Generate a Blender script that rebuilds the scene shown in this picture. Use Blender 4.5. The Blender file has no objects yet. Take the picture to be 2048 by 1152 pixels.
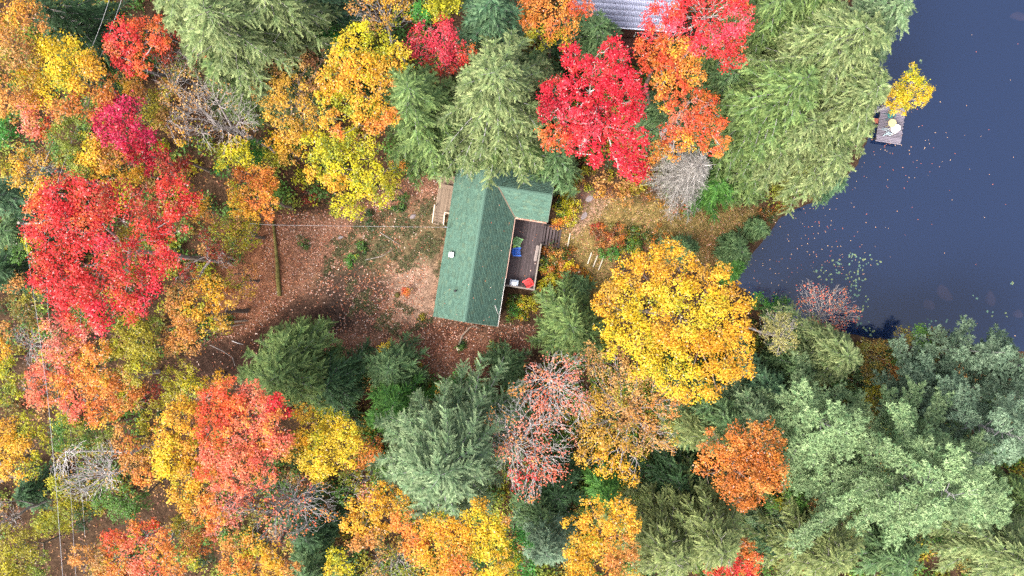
import bpy, math, random
import numpy as np
from mathutils import Vector, Matrix

random.seed(7)
rng = np.random.default_rng(7)
SC = bpy.context.scene
COL = SC.collection

# ------------------------------------------------------------------ camera, sky, sun, exposure
CAM_H = 62.0
FPX = 1365.333
cam_data = bpy.data.cameras.new("camera")
cam_data.sensor_width = 36.0
cam_data.lens = 24.0
cam_data.clip_start = 0.5
cam_data.clip_end = 3000.0
cam = bpy.data.objects.new("camera", cam_data)
cam.location = (0, 0, CAM_H)
COL.objects.link(cam)
SC.camera = cam

SUN_EL = math.radians(52)
SUN_AZ = math.radians(232)          # from +Y, clockwise seen from above: light comes from lower left of the photo
world = bpy.data.worlds.new("World")
SC.world = world
world.use_nodes = True
wn = world.node_tree.nodes
wl = world.node_tree.links
bg = wn["Background"]
sky = wn.new("ShaderNodeTexSky")
sky.sky_type = 'NISHITA'
sky.sun_disc = False
sky.sun_elevation = SUN_EL
sky.sun_rotation = SUN_AZ
sky.air_density = 1.0
sky.dust_density = 6.0
sky.ozone_density = 1.0
hsv = wn.new("ShaderNodeHueSaturation")
hsv.inputs["Saturation"].default_value = 0.55   # thin bright overcast
wl.new(sky.outputs[0], hsv.inputs["Color"])
wl.new(hsv.outputs[0], bg.inputs[0])
bg.inputs[1].default_value = 0.15
sun_data = bpy.data.lights.new("sun", 'SUN')
sun_data.energy = 1.0
sun_data.angle = math.radians(20)
sun_data.color = (1.0, 0.95, 0.88)
sun = bpy.data.objects.new("sun", sun_data)
sdir = Vector((math.sin(SUN_AZ) * math.cos(SUN_EL), math.cos(SUN_AZ) * math.cos(SUN_EL), math.sin(SUN_EL)))
sun.rotation_euler = sdir.to_track_quat('Z', 'Y').to_euler()
COL.objects.link(sun)
SC.view_settings.view_transform = 'Standard'
SC.view_settings.look = 'None'
SC.view_settings.gamma = 1.0
SC.view_settings.use_curve_mapping = False
SC.view_settings.exposure = 1.98
SC.cycles.max_bounces = 8
SC.cycles.diffuse_bounces = 5
SC.cycles.glossy_bounces = 2
SC.cycles.transmission_bounces = 3
SC.cycles.transparent_max_bounces = 4
SC.cycles.use_denoising = False
SC.cycles.caustics_reflective = False
SC.cycles.caustics_refractive = False

# ------------------------------------------------------------------ helpers
def lin(c):
    out = []
    for v in c[:3]:
        v = v / 255.0
        out.append(v / 12.92 if v <= 0.04045 else ((v + 0.055) / 1.055) ** 2.4)
    return np.array(out)

def P(px, py, z=0.0):
    """world point at height z that the photograph shows at pixel (px, py) of its 2048x1152 frame"""
    k = (CAM_H - z) / FPX
    return Vector(((px - 1024) * k, (576 - py) * k, z))

def PPM(z):
    return FPX / (CAM_H - z)

def tag(o, label=None, cat=None, group=None, kind=None):
    if label: o["label"] = label
    if cat: o["category"] = cat
    if group: o["group"] = group
    if kind: o["kind"] = kind
    return o

def empty(name, loc, label, cat, group=None, rz=0.0):
    o = bpy.data.objects.new(name, None)
    o.empty_display_size = 0.3
    o.location = loc
    o.rotation_euler = (0, 0, rz)
    COL.objects.link(o)
    return tag(o, label, cat, group)

def link(name, me, parent=None, loc=None, rot=None):
    o = bpy.data.objects.new(name, me)
    COL.objects.link(o)
    if parent is not None: o.parent = parent
    if loc is not None: o.location = loc
    if rot is not None: o.rotation_euler = rot
    return o

def np_mesh(name, V, F, mat=None, col=None, smooth=False):
    """F: (n,k) index array of k-gons; col: (nverts,3)"""
    me = bpy.data.meshes.new(name)
    V = np.asarray(V, dtype=np.float32)
    F = np.asarray(F, dtype=np.int32)
    n, k = F.shape
    me.vertices.add(len(V)); me.vertices.foreach_set("co", V.ravel())
    me.loops.add(n * k); me.loops.foreach_set("vertex_index", F.ravel())
    me.polygons.add(n)
    me.polygons.foreach_set("loop_start", np.arange(0, n * k, k, dtype=np.int32))
    me.polygons.foreach_set("loop_total", np.full(n, k, dtype=np.int32))
    if smooth: me.polygons.foreach_set("use_smooth", np.ones(n, dtype=bool))
    me.update(calc_edges=True)
    if col is not None:
        a = me.color_attributes.new("col", 'FLOAT_COLOR', 'POINT')
        c4 = np.ones((len(V), 4), dtype=np.float32)
        c4[:, :3] = col
        a.data.foreach_set("color", c4.ravel())
    if mat: me.materials.append(mat)
    return me

class MB:
    """collects simple solids into one mesh"""
    def __init__(s): s.v = []; s.f = []
    def hexa(s, pts):
        b = len(s.v); s.v += [tuple(p) for p in pts]
        for q in ((0, 3, 2, 1), (4, 5, 6, 7), (0, 1, 5, 4), (1, 2, 6, 5), (2, 3, 7, 6), (3, 0, 4, 7)):
            s.f.append(tuple(b + i for i in q))
        return s
    def box(s, x0, x1, y0, y1, z0, z1):
        return s.hexa([(x0, y0, z0), (x1, y0, z0), (x1, y1, z0), (x0, y1, z0), (x0, y0, z1), (x1, y0, z1), (x1, y1, z1), (x0, y1, z1)])
    def bar(s, a, b, w, h, up=(0, 0, 1)):
        a = Vector(a); b = Vector(b); d = (b - a).normalized(); up = Vector(up)
        sd = d.cross(up)
        if sd.length < 1e-4: sd = d.cross(Vector((1, 0, 0)))
        sd.normalize(); u2 = sd.cross(d).normalized()
        q = [a - sd * w / 2 - u2 * h / 2, a + sd * w / 2 - u2 * h / 2, b + sd * w / 2 - u2 * h / 2, b - sd * w / 2 - u2 * h / 2]
        return s.hexa(q + [p + u2 * h for p in q])
    def tube(s, pts, r, n=8, cap=True):
        pts = [Vector(p) for p in pts]
        rs = r if isinstance(r, (list, tuple)) else [r] * len(pts)
        base = len(s.v)
        for i, p in enumerate(pts):
            d = (pts[min(i + 1, len(pts) - 1)] - pts[max(i - 1, 0)]).normalized()
            a = d.orthogonal().normalized() if i == 0 else (a - d * a.dot(d)).normalized()
            b = d.cross(a)
            for k in range(n):
                t = 2 * math.pi * k / n
                s.v.append(tuple(p + (a * math.cos(t) + b * math.sin(t)) * rs[i]))
        for i in range(len(pts) - 1):
            for k in range(n):
                k2 = (k + 1) % n
                s.f.append((base + i * n + k, base + i * n + k2, base + (i + 1) * n + k2, base + (i + 1) * n + k))
        if cap:
            s.f.append(tuple(base + k for k in reversed(range(n))))
            s.f.append(tuple(base + (len(pts) - 1) * n + k for k in range(n)))
        return s
    def disc(s, c, r, h, n=24):
        return s.tube([Vector(c), Vector(c) + Vector((0, 0, h))], r, n)
    def mesh(s, name, mat, smooth=False, bevel=0):
        me = bpy.data.meshes.new(name)
        me.from_pydata(s.v, [], s.f); me.update()
        me.materials.append(mat)
        if smooth:
            for p in me.polygons: p.use_smooth = True
        return me
    def build(s, name, mat, parent=None, smooth=False, loc=None, rot=None):
        return link(name, s.mesh(name, mat, smooth), parent, loc, rot)

# ------------------------------------------------------------------ materials
def new_mat(name):
    m = bpy.data.materials.new(name); m.use_nodes = True
    n = m.node_tree.nodes; l = m.node_tree.links
    return m, n, l, n["Principled BSDF"]

def simple(name, c, rough=0.7, var=0.15, scale=6.0, spec=0.3, metallic=0.0, stretch=None, bump=0.0):
    m, n, l, b = new_mat(name)
    tc = n.new("ShaderNodeTexCoord"); mp = n.new("ShaderNodeMapping")
    if stretch: mp.inputs["Scale"].default_value = stretch
    l.new(tc.outputs["Object"], mp.inputs[0])
    nz = n.new("ShaderNodeTexNoise"); nz.inputs["Scale"].default_value = scale; nz.inputs["Detail"].default_value = 5
    l.new(mp.outputs[0], nz.inputs[0])
    oi = n.new("ShaderNodeObjectInfo")
    add = n.new("ShaderNodeMath"); add.operation = 'MULTIPLY_ADD'
    l.new(oi.outputs["Random"], add.inputs[0]); add.inputs[1].default_value = 0.5
    l.new(nz.outputs[0], add.inputs[2])
    mr = n.new("ShaderNodeMapRange"); mr.inputs[1].default_value = 0.35; mr.inputs[2].default_value = 1.1
    mr.inputs[3].default_value = 1 - var; mr.inputs[4].default_value = 1 + var
    l.new(add.outputs[0], mr.inputs[0])
    mx = n.new("ShaderNodeVectorMath"); mx.operation = 'SCALE'
    mx.inputs[0].default_value = tuple(lin(c)) if max(c) > 1.01 else tuple(c)
    l.new(mr.outputs[0], mx.inputs["Scale"])
    l.new(mx.outputs[0], b.inputs["Base Color"])
    b.inputs["Roughness"].default_value = rough
    b.inputs["Specular IOR Level"].default_value = spec
    b.inputs["Metallic"].default_value = metallic
    if bump:
        bp = n.new("ShaderNodeBump"); bp.inputs["Strength"].default_value = bump; bp.inputs["Distance"].default_value = 0.02
        l.new(nz.outputs[0], bp.inputs["Height"]); l.new(bp.outputs[0], b.inputs["Normal"])
    return m

def attr_mat(name, rough=0.6, spec=0.25, transl=0.0, noise=0.0, nscale=8.0):
    m, n, l, b = new_mat(name)
    at = n.new("ShaderNodeAttribute"); at.attribute_name = "col"
    src = at.outputs["Color"]
    if noise:
        tc = n.new("ShaderNodeTexCoord")
        nz = n.new("ShaderNodeTexNoise"); nz.inputs["Scale"].default_value = nscale; nz.inputs["Detail"].default_value = 6
        l.new(tc.outputs["Object"], nz.inputs[0])
        mr = n.new("ShaderNodeMapRange"); mr.inputs[1].default_value = 0.3; mr.inputs[2].default_value = 0.7
        mr.inputs[3].default_value = 1 - noise; mr.inputs[4].default_value = 1 + noise
        l.new(nz.outputs[0], mr.inputs[0])
        mx = n.new("ShaderNodeVectorMath"); mx.operation = 'SCALE'
        l.new(src, mx.inputs[0]); l.new(mr.outputs[0], mx.inputs["Scale"])
        src = mx.outputs[0]
    l.new(src, b.inputs["Base Color"])
    b.inputs["Roughness"].default_value = rough
    b.inputs["Specular IOR Level"].default_value = spec
    if transl:
        tr = n.new("ShaderNodeBsdfTranslucent"); l.new(src, tr.inputs[0])
        ms = n.new("ShaderNodeMixShader"); ms.inputs[0].default_value = transl
        l.new(b.outputs[0], ms.inputs[1]); l.new(tr.outputs[0], ms.inputs[2])
        l.new(ms.outputs[0], n["Material Output"].inputs[0])
    return m

M_LEAF = attr_mat("leaf", 0.5, 0.32, 0.4)
M_NEEDLE = attr_mat("needle", 0.6, 0.2, 0.2)
M_LITTER = attr_mat("fallen_leaf", 0.6, 0.25, 0.0)
M_SHINGLE = attr_mat("asphalt_shingle", 0.9, 0.15, 0.0, 0.14, 30.0)
M_BARK = simple("bark", (0.16, 0.125, 0.10), 0.9, 0.3, 5, 0.1, stretch=(1, 1, 0.3), bump=0.3)
M_BARK_PALE = simple("pale_bark", (0.27, 0.24, 0.225), 0.9, 0.25, 5, 0.1)
M_BARK_WHITE = simple("bleached_wood", (0.38, 0.355, 0.34), 0.9, 0.2, 6, 0.1)
M_BARK_DARK = simple("grey_bark", (0.20, 0.19, 0.19), 0.9, 0.3, 5, 0.1)
M_DECK = simple("deck_board_wood", (0.055, 0.041, 0.042), 0.8, 0.5, 3, 0.3, stretch=(8, 1, 8))
M_DECK_BASE = simple("deck_frame_wood", (0.035, 0.028, 0.026), 0.9, 0.2)
M_DECK_RAIL = simple("weathered_rail", (0.20, 0.17, 0.145), 0.85, 0.3, 9, 0.2)
M_PORCH = simple("porch_board_wood", (0.17, 0.125, 0.09), 0.85, 0.3, 3, 0.2, stretch=(8, 1, 8))
M_PORCH_RAIL = simple("pale_new_wood", (0.52, 0.42, 0.31), 0.8, 0.15)
M_PLANK = simple("dock_plank_wood", (0.16, 0.14, 0.165), 0.85, 0.35, 4, 0.2, stretch=(1, 9, 9))
M_BENCH = simple("bench_wood", (0.19, 0.155, 0.14), 0.85, 0.25, 8)
M_WALL = simple("cottage_siding", (0.20, 0.12, 0.08), 0.8, 0.15)
M_TRIM = simple("white_trim", (0.62, 0.60, 0.56), 0.6, 0.2, 8)
M_SOFFIT = simple("roof_sheathing", (0.06, 0.11, 0.09), 0.9, 0.1)
M_METAL = simple("grey_metal", (0.45, 0.47, 0.5), 0.4, 0.1, 5, 0.5, 0.6)
M_WIRE = simple("wire_jacket", (0.36, 0.36, 0.37), 0.5, 0.1)
M_BLACK = simple("black_rubber", (0.02, 0.02, 0.022), 0.6, 0.1)
M_NROOF = simple("lavender_grey_metal", (0.19, 0.205, 0.285), 0.45, 0.08, 4, 0.5, 0.2)
M_NWALL = simple("dark_brown_siding", (0.10, 0.045, 0.035), 0.8, 0.2)
M_POLE = simple("pole_wood", (0.22, 0.18, 0.15), 0.9, 0.2)
M_ROCK = simple("lichen_rock", (0.21, 0.175, 0.175), 0.9, 0.3, 4, 0.2, bump=0.6)
M_SUBROCK = simple("submerged_rock", (0.30, 0.14, 0.08), 0.9, 0.3, 2)
M_MOSS = simple("mossy_bark", (0.13, 0.11, 0.035), 0.95, 0.5, 2.5, 0.1, bump=0.8)
M_LOG = simple("dead_log", (0.17, 0.135, 0.105), 0.95, 0.3, 5, 0.1, bump=0.4)

# ------------------------------------------------------------------ terrain
SHORE = [(1700, -900), (1712, -200), (1722, 0), (1738, 120), (1752, 215), (1742, 262), (1715, 330), (1650, 395), (1592, 418), (1560, 436),
         (1536, 470), (1498, 515), (1462, 540), (1470, 565), (1500, 590), (1535, 618), (1610, 650), (1700, 668), (1762, 678),
         (1830, 682), (1905, 690), (1975, 700), (2100, 704), (2400, 690), (3600, 700)]
LAKE_Z = -2.0
shore_w = np.array([P(a, b, LAKE_Z)[:2] for a, b in SHORE])
lake_poly = np.vstack([shore_w, [[900, shore_w[-1][1]], [900, 900], [shore_w[0][0], 900]]])

def poly_sd(X, Y, poly):
    """signed distance, positive inside"""
    X = np.asarray(X, float); Y = np.asarray(Y, float)
    d = np.full(X.shape, 1e9); ins = np.zeros(X.shape, bool)
    n = len(poly)
    for i in range(n):
        ax, ay = poly[i]; bx, by = poly[(i + 1) % n]
        ex, ey = bx - ax, by - ay
        t = np.clip(((X - ax) * ex + (Y - ay) * ey) / (ex * ex + ey * ey + 1e-12), 0, 1)
        d = np.minimum(d, np.hypot(X - ax - t * ex, Y - ay - t * ey))
        c = ((ay > Y) != (by > Y))
        with np.errstate(divide='ignore', invalid='ignore'):
            xi = (bx - ax) * (Y - ay) / (by - ay + 1e-15) + ax
        ins ^= c & (X < xi)
    return np.where(ins, d, -d)

def wob(X, Y, s, ph=0.0):
    return (np.sin(X * s + 1.3 + ph) * np.cos(Y * s * 1.13 - 0.7 + ph) + 0.5 * np.sin(X * s * 2.3 - Y * s * 1.7 + 2.1 + ph) + 0.3 * np.sin(Y * s * 4.1 + X * s * 3.3 + ph)) / 1.8

def ground_z(X, Y):
    X = np.asarray(X, float); Y = np.asarray(Y, float)
    d = -poly_sd(X, Y, lake_poly)            # metres inland
    land = -2.0 + 2.0 * (1 - np.exp(-np.maximum(d, 0) / 5.5)) + 0.03
    bed = -2.0 + 0.03 - 2.6 * (1 - np.exp(-np.maximum(-d, 0) / 2.5))
    z = np.where(d > 0, land, bed)
    z = z + 0.12 * wob(X, Y, 0.35) * np.clip(d / 4, 0, 1)
    return z

def gz(x, y): return float(ground_z(np.array([x]), np.array([y]))[0])

def axis(lo, hi, step, far):
    a = list(np.arange(lo, hi + step / 2, step)); s = step; x = a[-1]
    up = []
    while x < far:
        s *= 1.35; x += s; up.append(x)
    s = step; x = a[0]; dn = []
    while x > -far:
        s *= 1.35; x -= s; dn.append(x)
    return np.array(dn[::-1] + a + up)

XS = axis(-50, 34, 0.4, 700); YS = axis(-30, 30, 0.4, 700)
GX, GY = np.meshgrid(XS, YS)
GZ = ground_z(GX, GY)
def px_poly(pts, z=0.0): return np.array([P(a, b, z)[:2] for a, b in pts])
def soft(poly_pts, w=0.8, z=0.0):
    sd = poly_sd(GX, GY, px_poly(poly_pts, z))
    sd = sd + 0.7 * wob(GX, GY, 1.1, 0.4) + 0.3 * wob(GX, GY, 3.1, 1.4)
    return np.clip(sd / w + 0.5, 0, 1)[..., None]
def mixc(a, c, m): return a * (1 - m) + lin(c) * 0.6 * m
CLEARING = [(545, 445), (700, 425), (830, 350), (905, 370), (905, 640), (1060, 660), (1040, 740), (900, 770), (700, 730), (560, 770), (400, 790), (380, 720), (470, 640), (500, 560), (540, 520)]
PATHG = [(1105, 455), (1180, 400), (1260, 390), (1380, 410), (1480, 415), (1545, 415), (1560, 435), (1500, 470), (1440, 500), (1440, 545), (1330, 520), (1280, 470), (1210, 470), (1230, 560), (1260, 640), (1180, 640), (1150, 560), (1130, 500)]
base = np.zeros(GX.shape + (3,)) + lin((84, 64, 48)) * 0.5
gc = base
gc = mixc(gc, (148, 110, 88), soft(CLEARING, 1.6))
gc = mixc(gc, (160, 108, 78), soft([(420, 450), (560, 440), (600, 560), (520, 720), (430, 640)], 2.5) * 0.7)
gc = mixc(gc, (176, 146, 124), soft([(780, 540), (880, 500), (870, 640), (790, 640)], 1.5) * 0.8)
gc = mixc(gc, (90, 92, 62), soft([(760, 430), (890, 400), (885, 540), (800, 520), (760, 560), (640, 560), (690, 490)], 1.8) * 0.7)
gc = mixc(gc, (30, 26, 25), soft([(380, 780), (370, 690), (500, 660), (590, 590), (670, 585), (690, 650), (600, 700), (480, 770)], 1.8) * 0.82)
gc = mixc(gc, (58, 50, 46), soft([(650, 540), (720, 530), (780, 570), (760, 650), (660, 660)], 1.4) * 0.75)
gc = mixc(gc, (64, 52, 44), soft([(640, 650), (800, 650), (870, 640), (1060, 665), (1050, 685), (860, 665), (700, 672)], 1.0) * 0.75)
gc = mixc(gc, (120, 70, 52), soft([(860, 650), (1050, 690), (1000, 780), (820, 700)], 1.5) * 0.5)
gc = mixc(gc, (150, 128, 78), soft(PATHG, 1.2))
gc = mixc(gc, (165, 128, 118), soft([(1155, 380), (1215, 385), (1200, 440), (1150, 460)], 1.0) * 0.6)
gc = mixc(gc, (128, 92, 60), soft([(1400, 470), (1445, 470), (1450, 540), (1410, 540)], 0.8) * 0.7)
shore_m = np.clip(1 - np.abs(-poly_sd(GX, GY, lake_poly)) / 1.2, 0, 1)[..., None]
gc = mixc(gc, (96, 74, 56), shore_m * 0.7)
under = (poly_sd(GX, GY, lake_poly) > 0.3)[..., None]
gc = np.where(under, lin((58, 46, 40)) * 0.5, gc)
nx, ny = len(XS), len(YS)
idx = np.arange(nx * ny).reshape(ny, nx)
F = np.stack([idx[:-1, :-1], idx[:-1, 1:], idx[1:, 1:], idx[1:, :-1]], -1).reshape(-1, 4)
V = np.stack([GX, GY, GZ], -1).reshape(-1, 3)

m, n, l, b = new_mat("forest_soil")
at = n.new("ShaderNodeAttribute"); at.attribute_name = "col"
tc = n.new("ShaderNodeTexCoord")
vo = n.new("ShaderNodeTexVoronoi"); vo.inputs["Scale"].default_value = 9.0
l.new(tc.outputs["Object"], vo.inputs["Vector"])
sep = n.new("ShaderNodeSeparateColor"); l.new(vo.outputs["Color"], sep.inputs[0])
nz = n.new("ShaderNodeTexNoise"); nz.inputs["Scale"].default_value = 1.6; nz.inputs["Detail"].default_value = 8; nz.inputs["Roughness"].default_value = 0.65
l.new(tc.outputs["Object"], nz.inputs[0])
a1 = n.new("ShaderNodeMapRange"); a1.inputs[3].default_value = 0.62; a1.inputs[4].default_value = 1.4
l.new(sep.outputs[0], a1.inputs[0])
a2 = n.new("ShaderNodeMapRange"); a2.inputs[1].default_value = 0.3; a2.inputs[2].default_value = 0.7; a2.inputs[3].default_value = 0.55; a2.inputs[4].default_value = 1.35
l.new(nz.outputs[0], a2.inputs[0])
mu = n.new("ShaderNodeMath"); mu.operation = 'MULTIPLY'; l.new(a1.outputs[0], mu.inputs[0]); l.new(a2.outputs[0], mu.inputs[1])
sc_ = n.new("ShaderNodeVectorMath"); sc_.operation = 'SCALE'; l.new(at.outputs["Color"], sc_.inputs[0]); l.new(mu.outputs[0], sc_.inputs["Scale"])
l.new(sc_.outputs[0], b.inputs["Base Color"]); b.inputs["Roughness"].default_value = 0.95; b.inputs["Specular IOR Level"].default_value = 0.1
bp = n.new("ShaderNodeBump"); bp.inputs["Strength"].default_value = 0.7; bp.inputs["Distance"].default_value = 0.08
l.new(mu.outputs[0], bp.inputs["Height"]); l.new(bp.outputs[0], b.inputs["Normal"])
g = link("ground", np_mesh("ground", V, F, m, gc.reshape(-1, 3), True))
tag(g, "leaf-strewn brown forest ground sloping down to the lake", None, None, "structure")

# lake surface: dark water that lets a little of its bed show
m, n, l, b = new_mat("lake_water")
tc = n.new("ShaderNodeTexCoord")
nz = n.new("ShaderNodeTexNoise"); nz.inputs["Scale"].default_value = 5.0; nz.inputs["Detail"].default_value = 4
l.new(tc.outputs["Object"], nz.inputs[0])
bp = n.new("ShaderNodeBump"); bp.inputs["Strength"].default_value = 0.12; bp.inputs["Distance"].default_value = 0.02
l.new(nz.outputs[0], bp.inputs["Height"])
b.inputs["Base Color"].default_value = (0.006, 0.016, 0.050, 1)
b.inputs["Roughness"].default_value = 0.06
b.inputs["IOR"].default_value = 1.68
l.new(bp.outputs[0], b.inputs["Normal"])
tr = n.new("ShaderNodeBsdfTransparent"); tr.inputs[0].default_value = (0.75, 0.8, 0.9, 1)
ms = n.new("ShaderNodeMixShader"); ms.inputs[0].default_value = 0.25
l.new(b.outputs[0], ms.inputs[1]); l.new(tr.outputs[0], ms.inputs[2]); l.new(ms.outputs[0], n["Material Output"].inputs[0])
water_poly = [(p[0], p[1]) for p in shore_w]
Vw = [(-2, 0, 0)]
xs = axis(8, 60, 4, 640); xs = xs[xs > 6]; ys = axis(-12, 40, 4, 640); ys = ys[ys > -16]
WX, WY = np.meshgrid(xs, ys); wi = np.arange(WX.size).reshape(WX.shape)
WF = np.stack([wi[:-1, :-1], wi[:-1, 1:], wi[1:, 1:], wi[1:, :-1]], -1).reshape(-1, 4)
w = link("lake_water", np_mesh("lake_water", np.stack([WX, WY, np.full(WX.shape, LAKE_Z)], -1).reshape(-1, 3), WF, m))
tag(w, "calm dark blue lake water at the right", None, None, "structure")

# ------------------------------------------------------------------ leaves and wood
def rand_dirs(n, zmin=-1.0):
    z = rng.uniform(zmin, 1, n); a = rng.uniform(0, 2 * np.pi, n); r = np.sqrt(1 - z * z)
    return np.stack([r * np.cos(a), r * np.sin(a), z], -1)
def norm(v): return v / (np.linalg.norm(v, axis=-1, keepdims=True) + 1e-9)

def leaf_tris(Pn, N, S, T=None, w=0.9, el=1.0):
    n = len(Pn); S = np.asarray(S).reshape(-1, 1)
    if T is None: T = rng.normal(size=(n, 3))
    T = norm(T - N * np.sum(T * N, -1, keepdims=True))
    B = np.cross(N, T)
    V = np.empty((n, 3, 3))
    V[:, 0] = Pn + T * S * 0.6 * el
    V[:, 1] = Pn - T * S * 0.4 * el + B * S * w / 2
    V[:, 2] = Pn - T * S * 0.4 * el - B * S * w / 2
    return V.reshape(-1, 3)

def tri_mesh(name, V, C, mat):
    n = len(V) // 3
    return np_mesh(name, V, np.arange(3 * n).reshape(n, 3), mat, np.repeat(C, 3, axis=0))

NTRI = [0]
ALB = 0.66
PAL = {
 'CR': [(226, 36, 62), (238, 52, 66), (205, 28, 52), (240, 60, 80)], 'CD': [(185, 28, 50), (205, 36, 58), (170, 30, 46)],
 'PK': [(238, 72, 96), (242, 92, 104), (225, 60, 80)], 'PR': [(232, 62, 66), (226, 46, 56), (238, 84, 76), (206, 50, 52)],
 'RD': [(212, 48, 52), (226, 62, 58), (196, 44, 44), (222, 84, 56)], 'RB': [(180, 62, 50), (196, 80, 54), (150, 96, 48), (205, 60, 56)],
 'RO': [(244, 98, 60), (246, 116, 64), (240, 80, 60), (248, 138, 68)], 'CO': [(248, 126, 98), (248, 142, 106), (244, 110, 92), (250, 154, 106)],
 'OR': [(246, 150, 68), (250, 166, 74), (244, 132, 68), (244, 174, 72)], 'OY': [(250, 184, 60), (252, 200, 64), (248, 164, 68), (244, 200, 60)],
 'YO': [(248, 192, 50), (244, 178, 46), (250, 204, 62), (236, 168, 42)], 'YL': [(250, 214, 48), (244, 204, 44), (252, 222, 76), (230, 196, 40)],
 'YB': [(240, 224, 40), (248, 234, 60), (222, 212, 36)], 'YG': [(204, 198, 40), (186, 186, 38), (224, 206, 50), (166, 172, 40)],
 'LG': [(150, 164, 62), (168, 178, 70), (134, 150, 54)], 'GR': [(96, 142, 58), (112, 156, 66), (82, 126, 50)], 'GB': [(80, 158, 62), (98, 174, 70), (66, 134, 54)],
 'GD': [(58, 92, 44), (70, 106, 50), (50, 80, 42)], 'OL': [(176, 166, 44), (160, 150, 44), (192, 180, 56)], 'OT': [(232, 164, 82), (222, 150, 76), (240, 178, 88), (206, 134, 70)],
 'TN': [(218, 168, 96), (208, 152, 88), (230, 184, 104), (188, 136, 84)], 'TY': [(228, 178, 64), (218, 164, 66), (236, 190, 72)], 'BN': [(150, 100, 66), (170, 112, 66), (130, 88, 60)],
 'SM': [(244, 146, 124), (242, 128, 110), (246, 166, 132)], 'OB': [(220, 132, 52), (206, 118, 48), (230, 146, 58), (192, 108, 46)],
 'PG': [(190, 184, 110), (176, 170, 98), (204, 196, 120)], 'BG': [(140, 130, 60), (120, 128, 56), (168, 128, 56)], 'MG': [(206, 40, 84), (216, 54, 98), (190, 34, 74)],
}
PALL = {k: np.array([lin(c) for c in v]) * ALB * (1.15 if k in ('CR', 'CD', 'PK', 'PR', 'RD', 'MG') else 1.0) for k, v in PAL.items()}

KIN = {'CR': 'PR', 'PR': 'RO', 'RD': 'RB', 'PK': 'PR', 'YL': 'YG', 'YO': 'TY', 'OR': 'OY', 'OY': 'YG', 'CO': 'OR', 'RO': 'OB', 'TN': 'OL', 'OT': 'TN', 'OB': 'OT', 'YB': 'LG', 'YG': 'LG', 'MG': 'CD', 'LG': 'GR', 'OL': 'YG', 'SM': 'OT'}

def tubes(A, Bp, ra, rb, k):
    D = norm(Bp - A); H = np.tile([0.31, 0.2, 0.93], (len(A), 1)); H[np.abs(D[:, 2]) > 0.8] = [1, 0.1, 0]
    U = norm(np.cross(D, H)); W = np.cross(D, U)
    V = np.empty((len(A), 2 * k, 3))
    for j in range(k):
        t = 2 * math.pi * j / k
        o = U * math.cos(t) + W * math.sin(t)
        V[:, j] = A - D * ra[:, None] * 0.4 + o * ra[:, None]; V[:, k + j] = Bp + o * rb[:, None]
    b0 = (np.arange(len(A)) * 2 * k)[:, None]
    Fs = np.concatenate([b0 + np.array([[j, (j + 1) % k, k + (j + 1) % k, k + j]]) for j in range(k)], 0)
    return V.reshape(-1, 3), Fs

def wood(base, fork, targets, r_tip, r_base, parent, mat, pl=0.35, sag=0.06, name="trunk", jit=0.07):
    """one continuous branching skeleton from the ground to every twig target"""
    base = np.array(base, float); fork = np.array(fork, float)
    nt = len(targets)
    ch = 4
    pts = np.zeros((ch + 1 + nt * 2, 3)); par = np.full(len(pts), -1); plen = np.zeros(len(pts))
    for i in range(ch + 1):
        t = i / ch
        pts[i] = base + (fork - base) * t + (rng.normal(size=3) * [0.06, 0.06, 0] if 0 < i < ch else 0)
        if i: par[i] = i - 1; plen[i] = plen[i - 1] + np.linalg.norm(pts[i] - pts[i - 1]) * 0.3
    n_ = ch + 1
    tg = np.asarray(targets)[np.argsort(np.linalg.norm(targets - fork, axis=1))]
    for t in tg:
        d = np.linalg.norm(pts[2:n_] - t, axis=1)
        c = d + pl * plen[2:n_] + 0.5 * np.maximum(pts[2:n_, 2] - t[2], 0)
        j = int(np.argmin(c)) + 2
        L = np.linalg.norm(t - pts[j])
        mid = pts[j] * 0.5 + t * 0.5 + rng.normal(size=3) * L * jit + np.array([0, 0, -L * sag])
        pts[n_] = mid; par[n_] = j; plen[n_] = plen[j] + L / 2
        pts[n_ + 1] = t; par[n_ + 1] = n_; plen[n_ + 1] = plen[j] + L
        n_ += 2
    cnt = np.zeros(n_)
    for i in range(n_ - 1, 0, -1):
        if cnt[i] == 0: cnt[i] = 1
        cnt[par[i]] += cnt[i]
    cnt[0] = max(cnt[0], 1)
    r = r_tip * cnt ** (0.5 if nt < 420 else 0.42)
    r = r * min(1.0, r_base / max(r[0], 1e-6)) if r[0] > r_base else r
    r = np.maximum(r, r_tip)
    r[0] = max(r[0], r_base) * 1.25
    e = np.arange(1, n_); A = pts[par[e]]; Bq = pts[e]; ra = r[par[e]]; rb = r[e]
    ra = np.minimum(ra, rb * 1.6 + 0.01)
    thick = rb > 0.06
    V1, F1 = tubes(A[thick], Bq[thick], ra[thick], rb[thick], 6) if thick.any() else (np.zeros((0, 3)), np.zeros((0, 4), int))
    V2, F2 = tubes(A[~thick], Bq[~thick], ra[~thick], rb[~thick], 3) if (~thick).any() else (np.zeros((0, 3)), np.zeros((0, 4), int))
    V = np.vstack([V1, V2]); Fc = np.vstack([F1, F2 + len(V1)])
    NTRI[0] += 2 * len(Fc)
    o = np.array(parent.location)
    return link(name, np_mesh(name, V - o, Fc, mat, None, True), parent)

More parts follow.
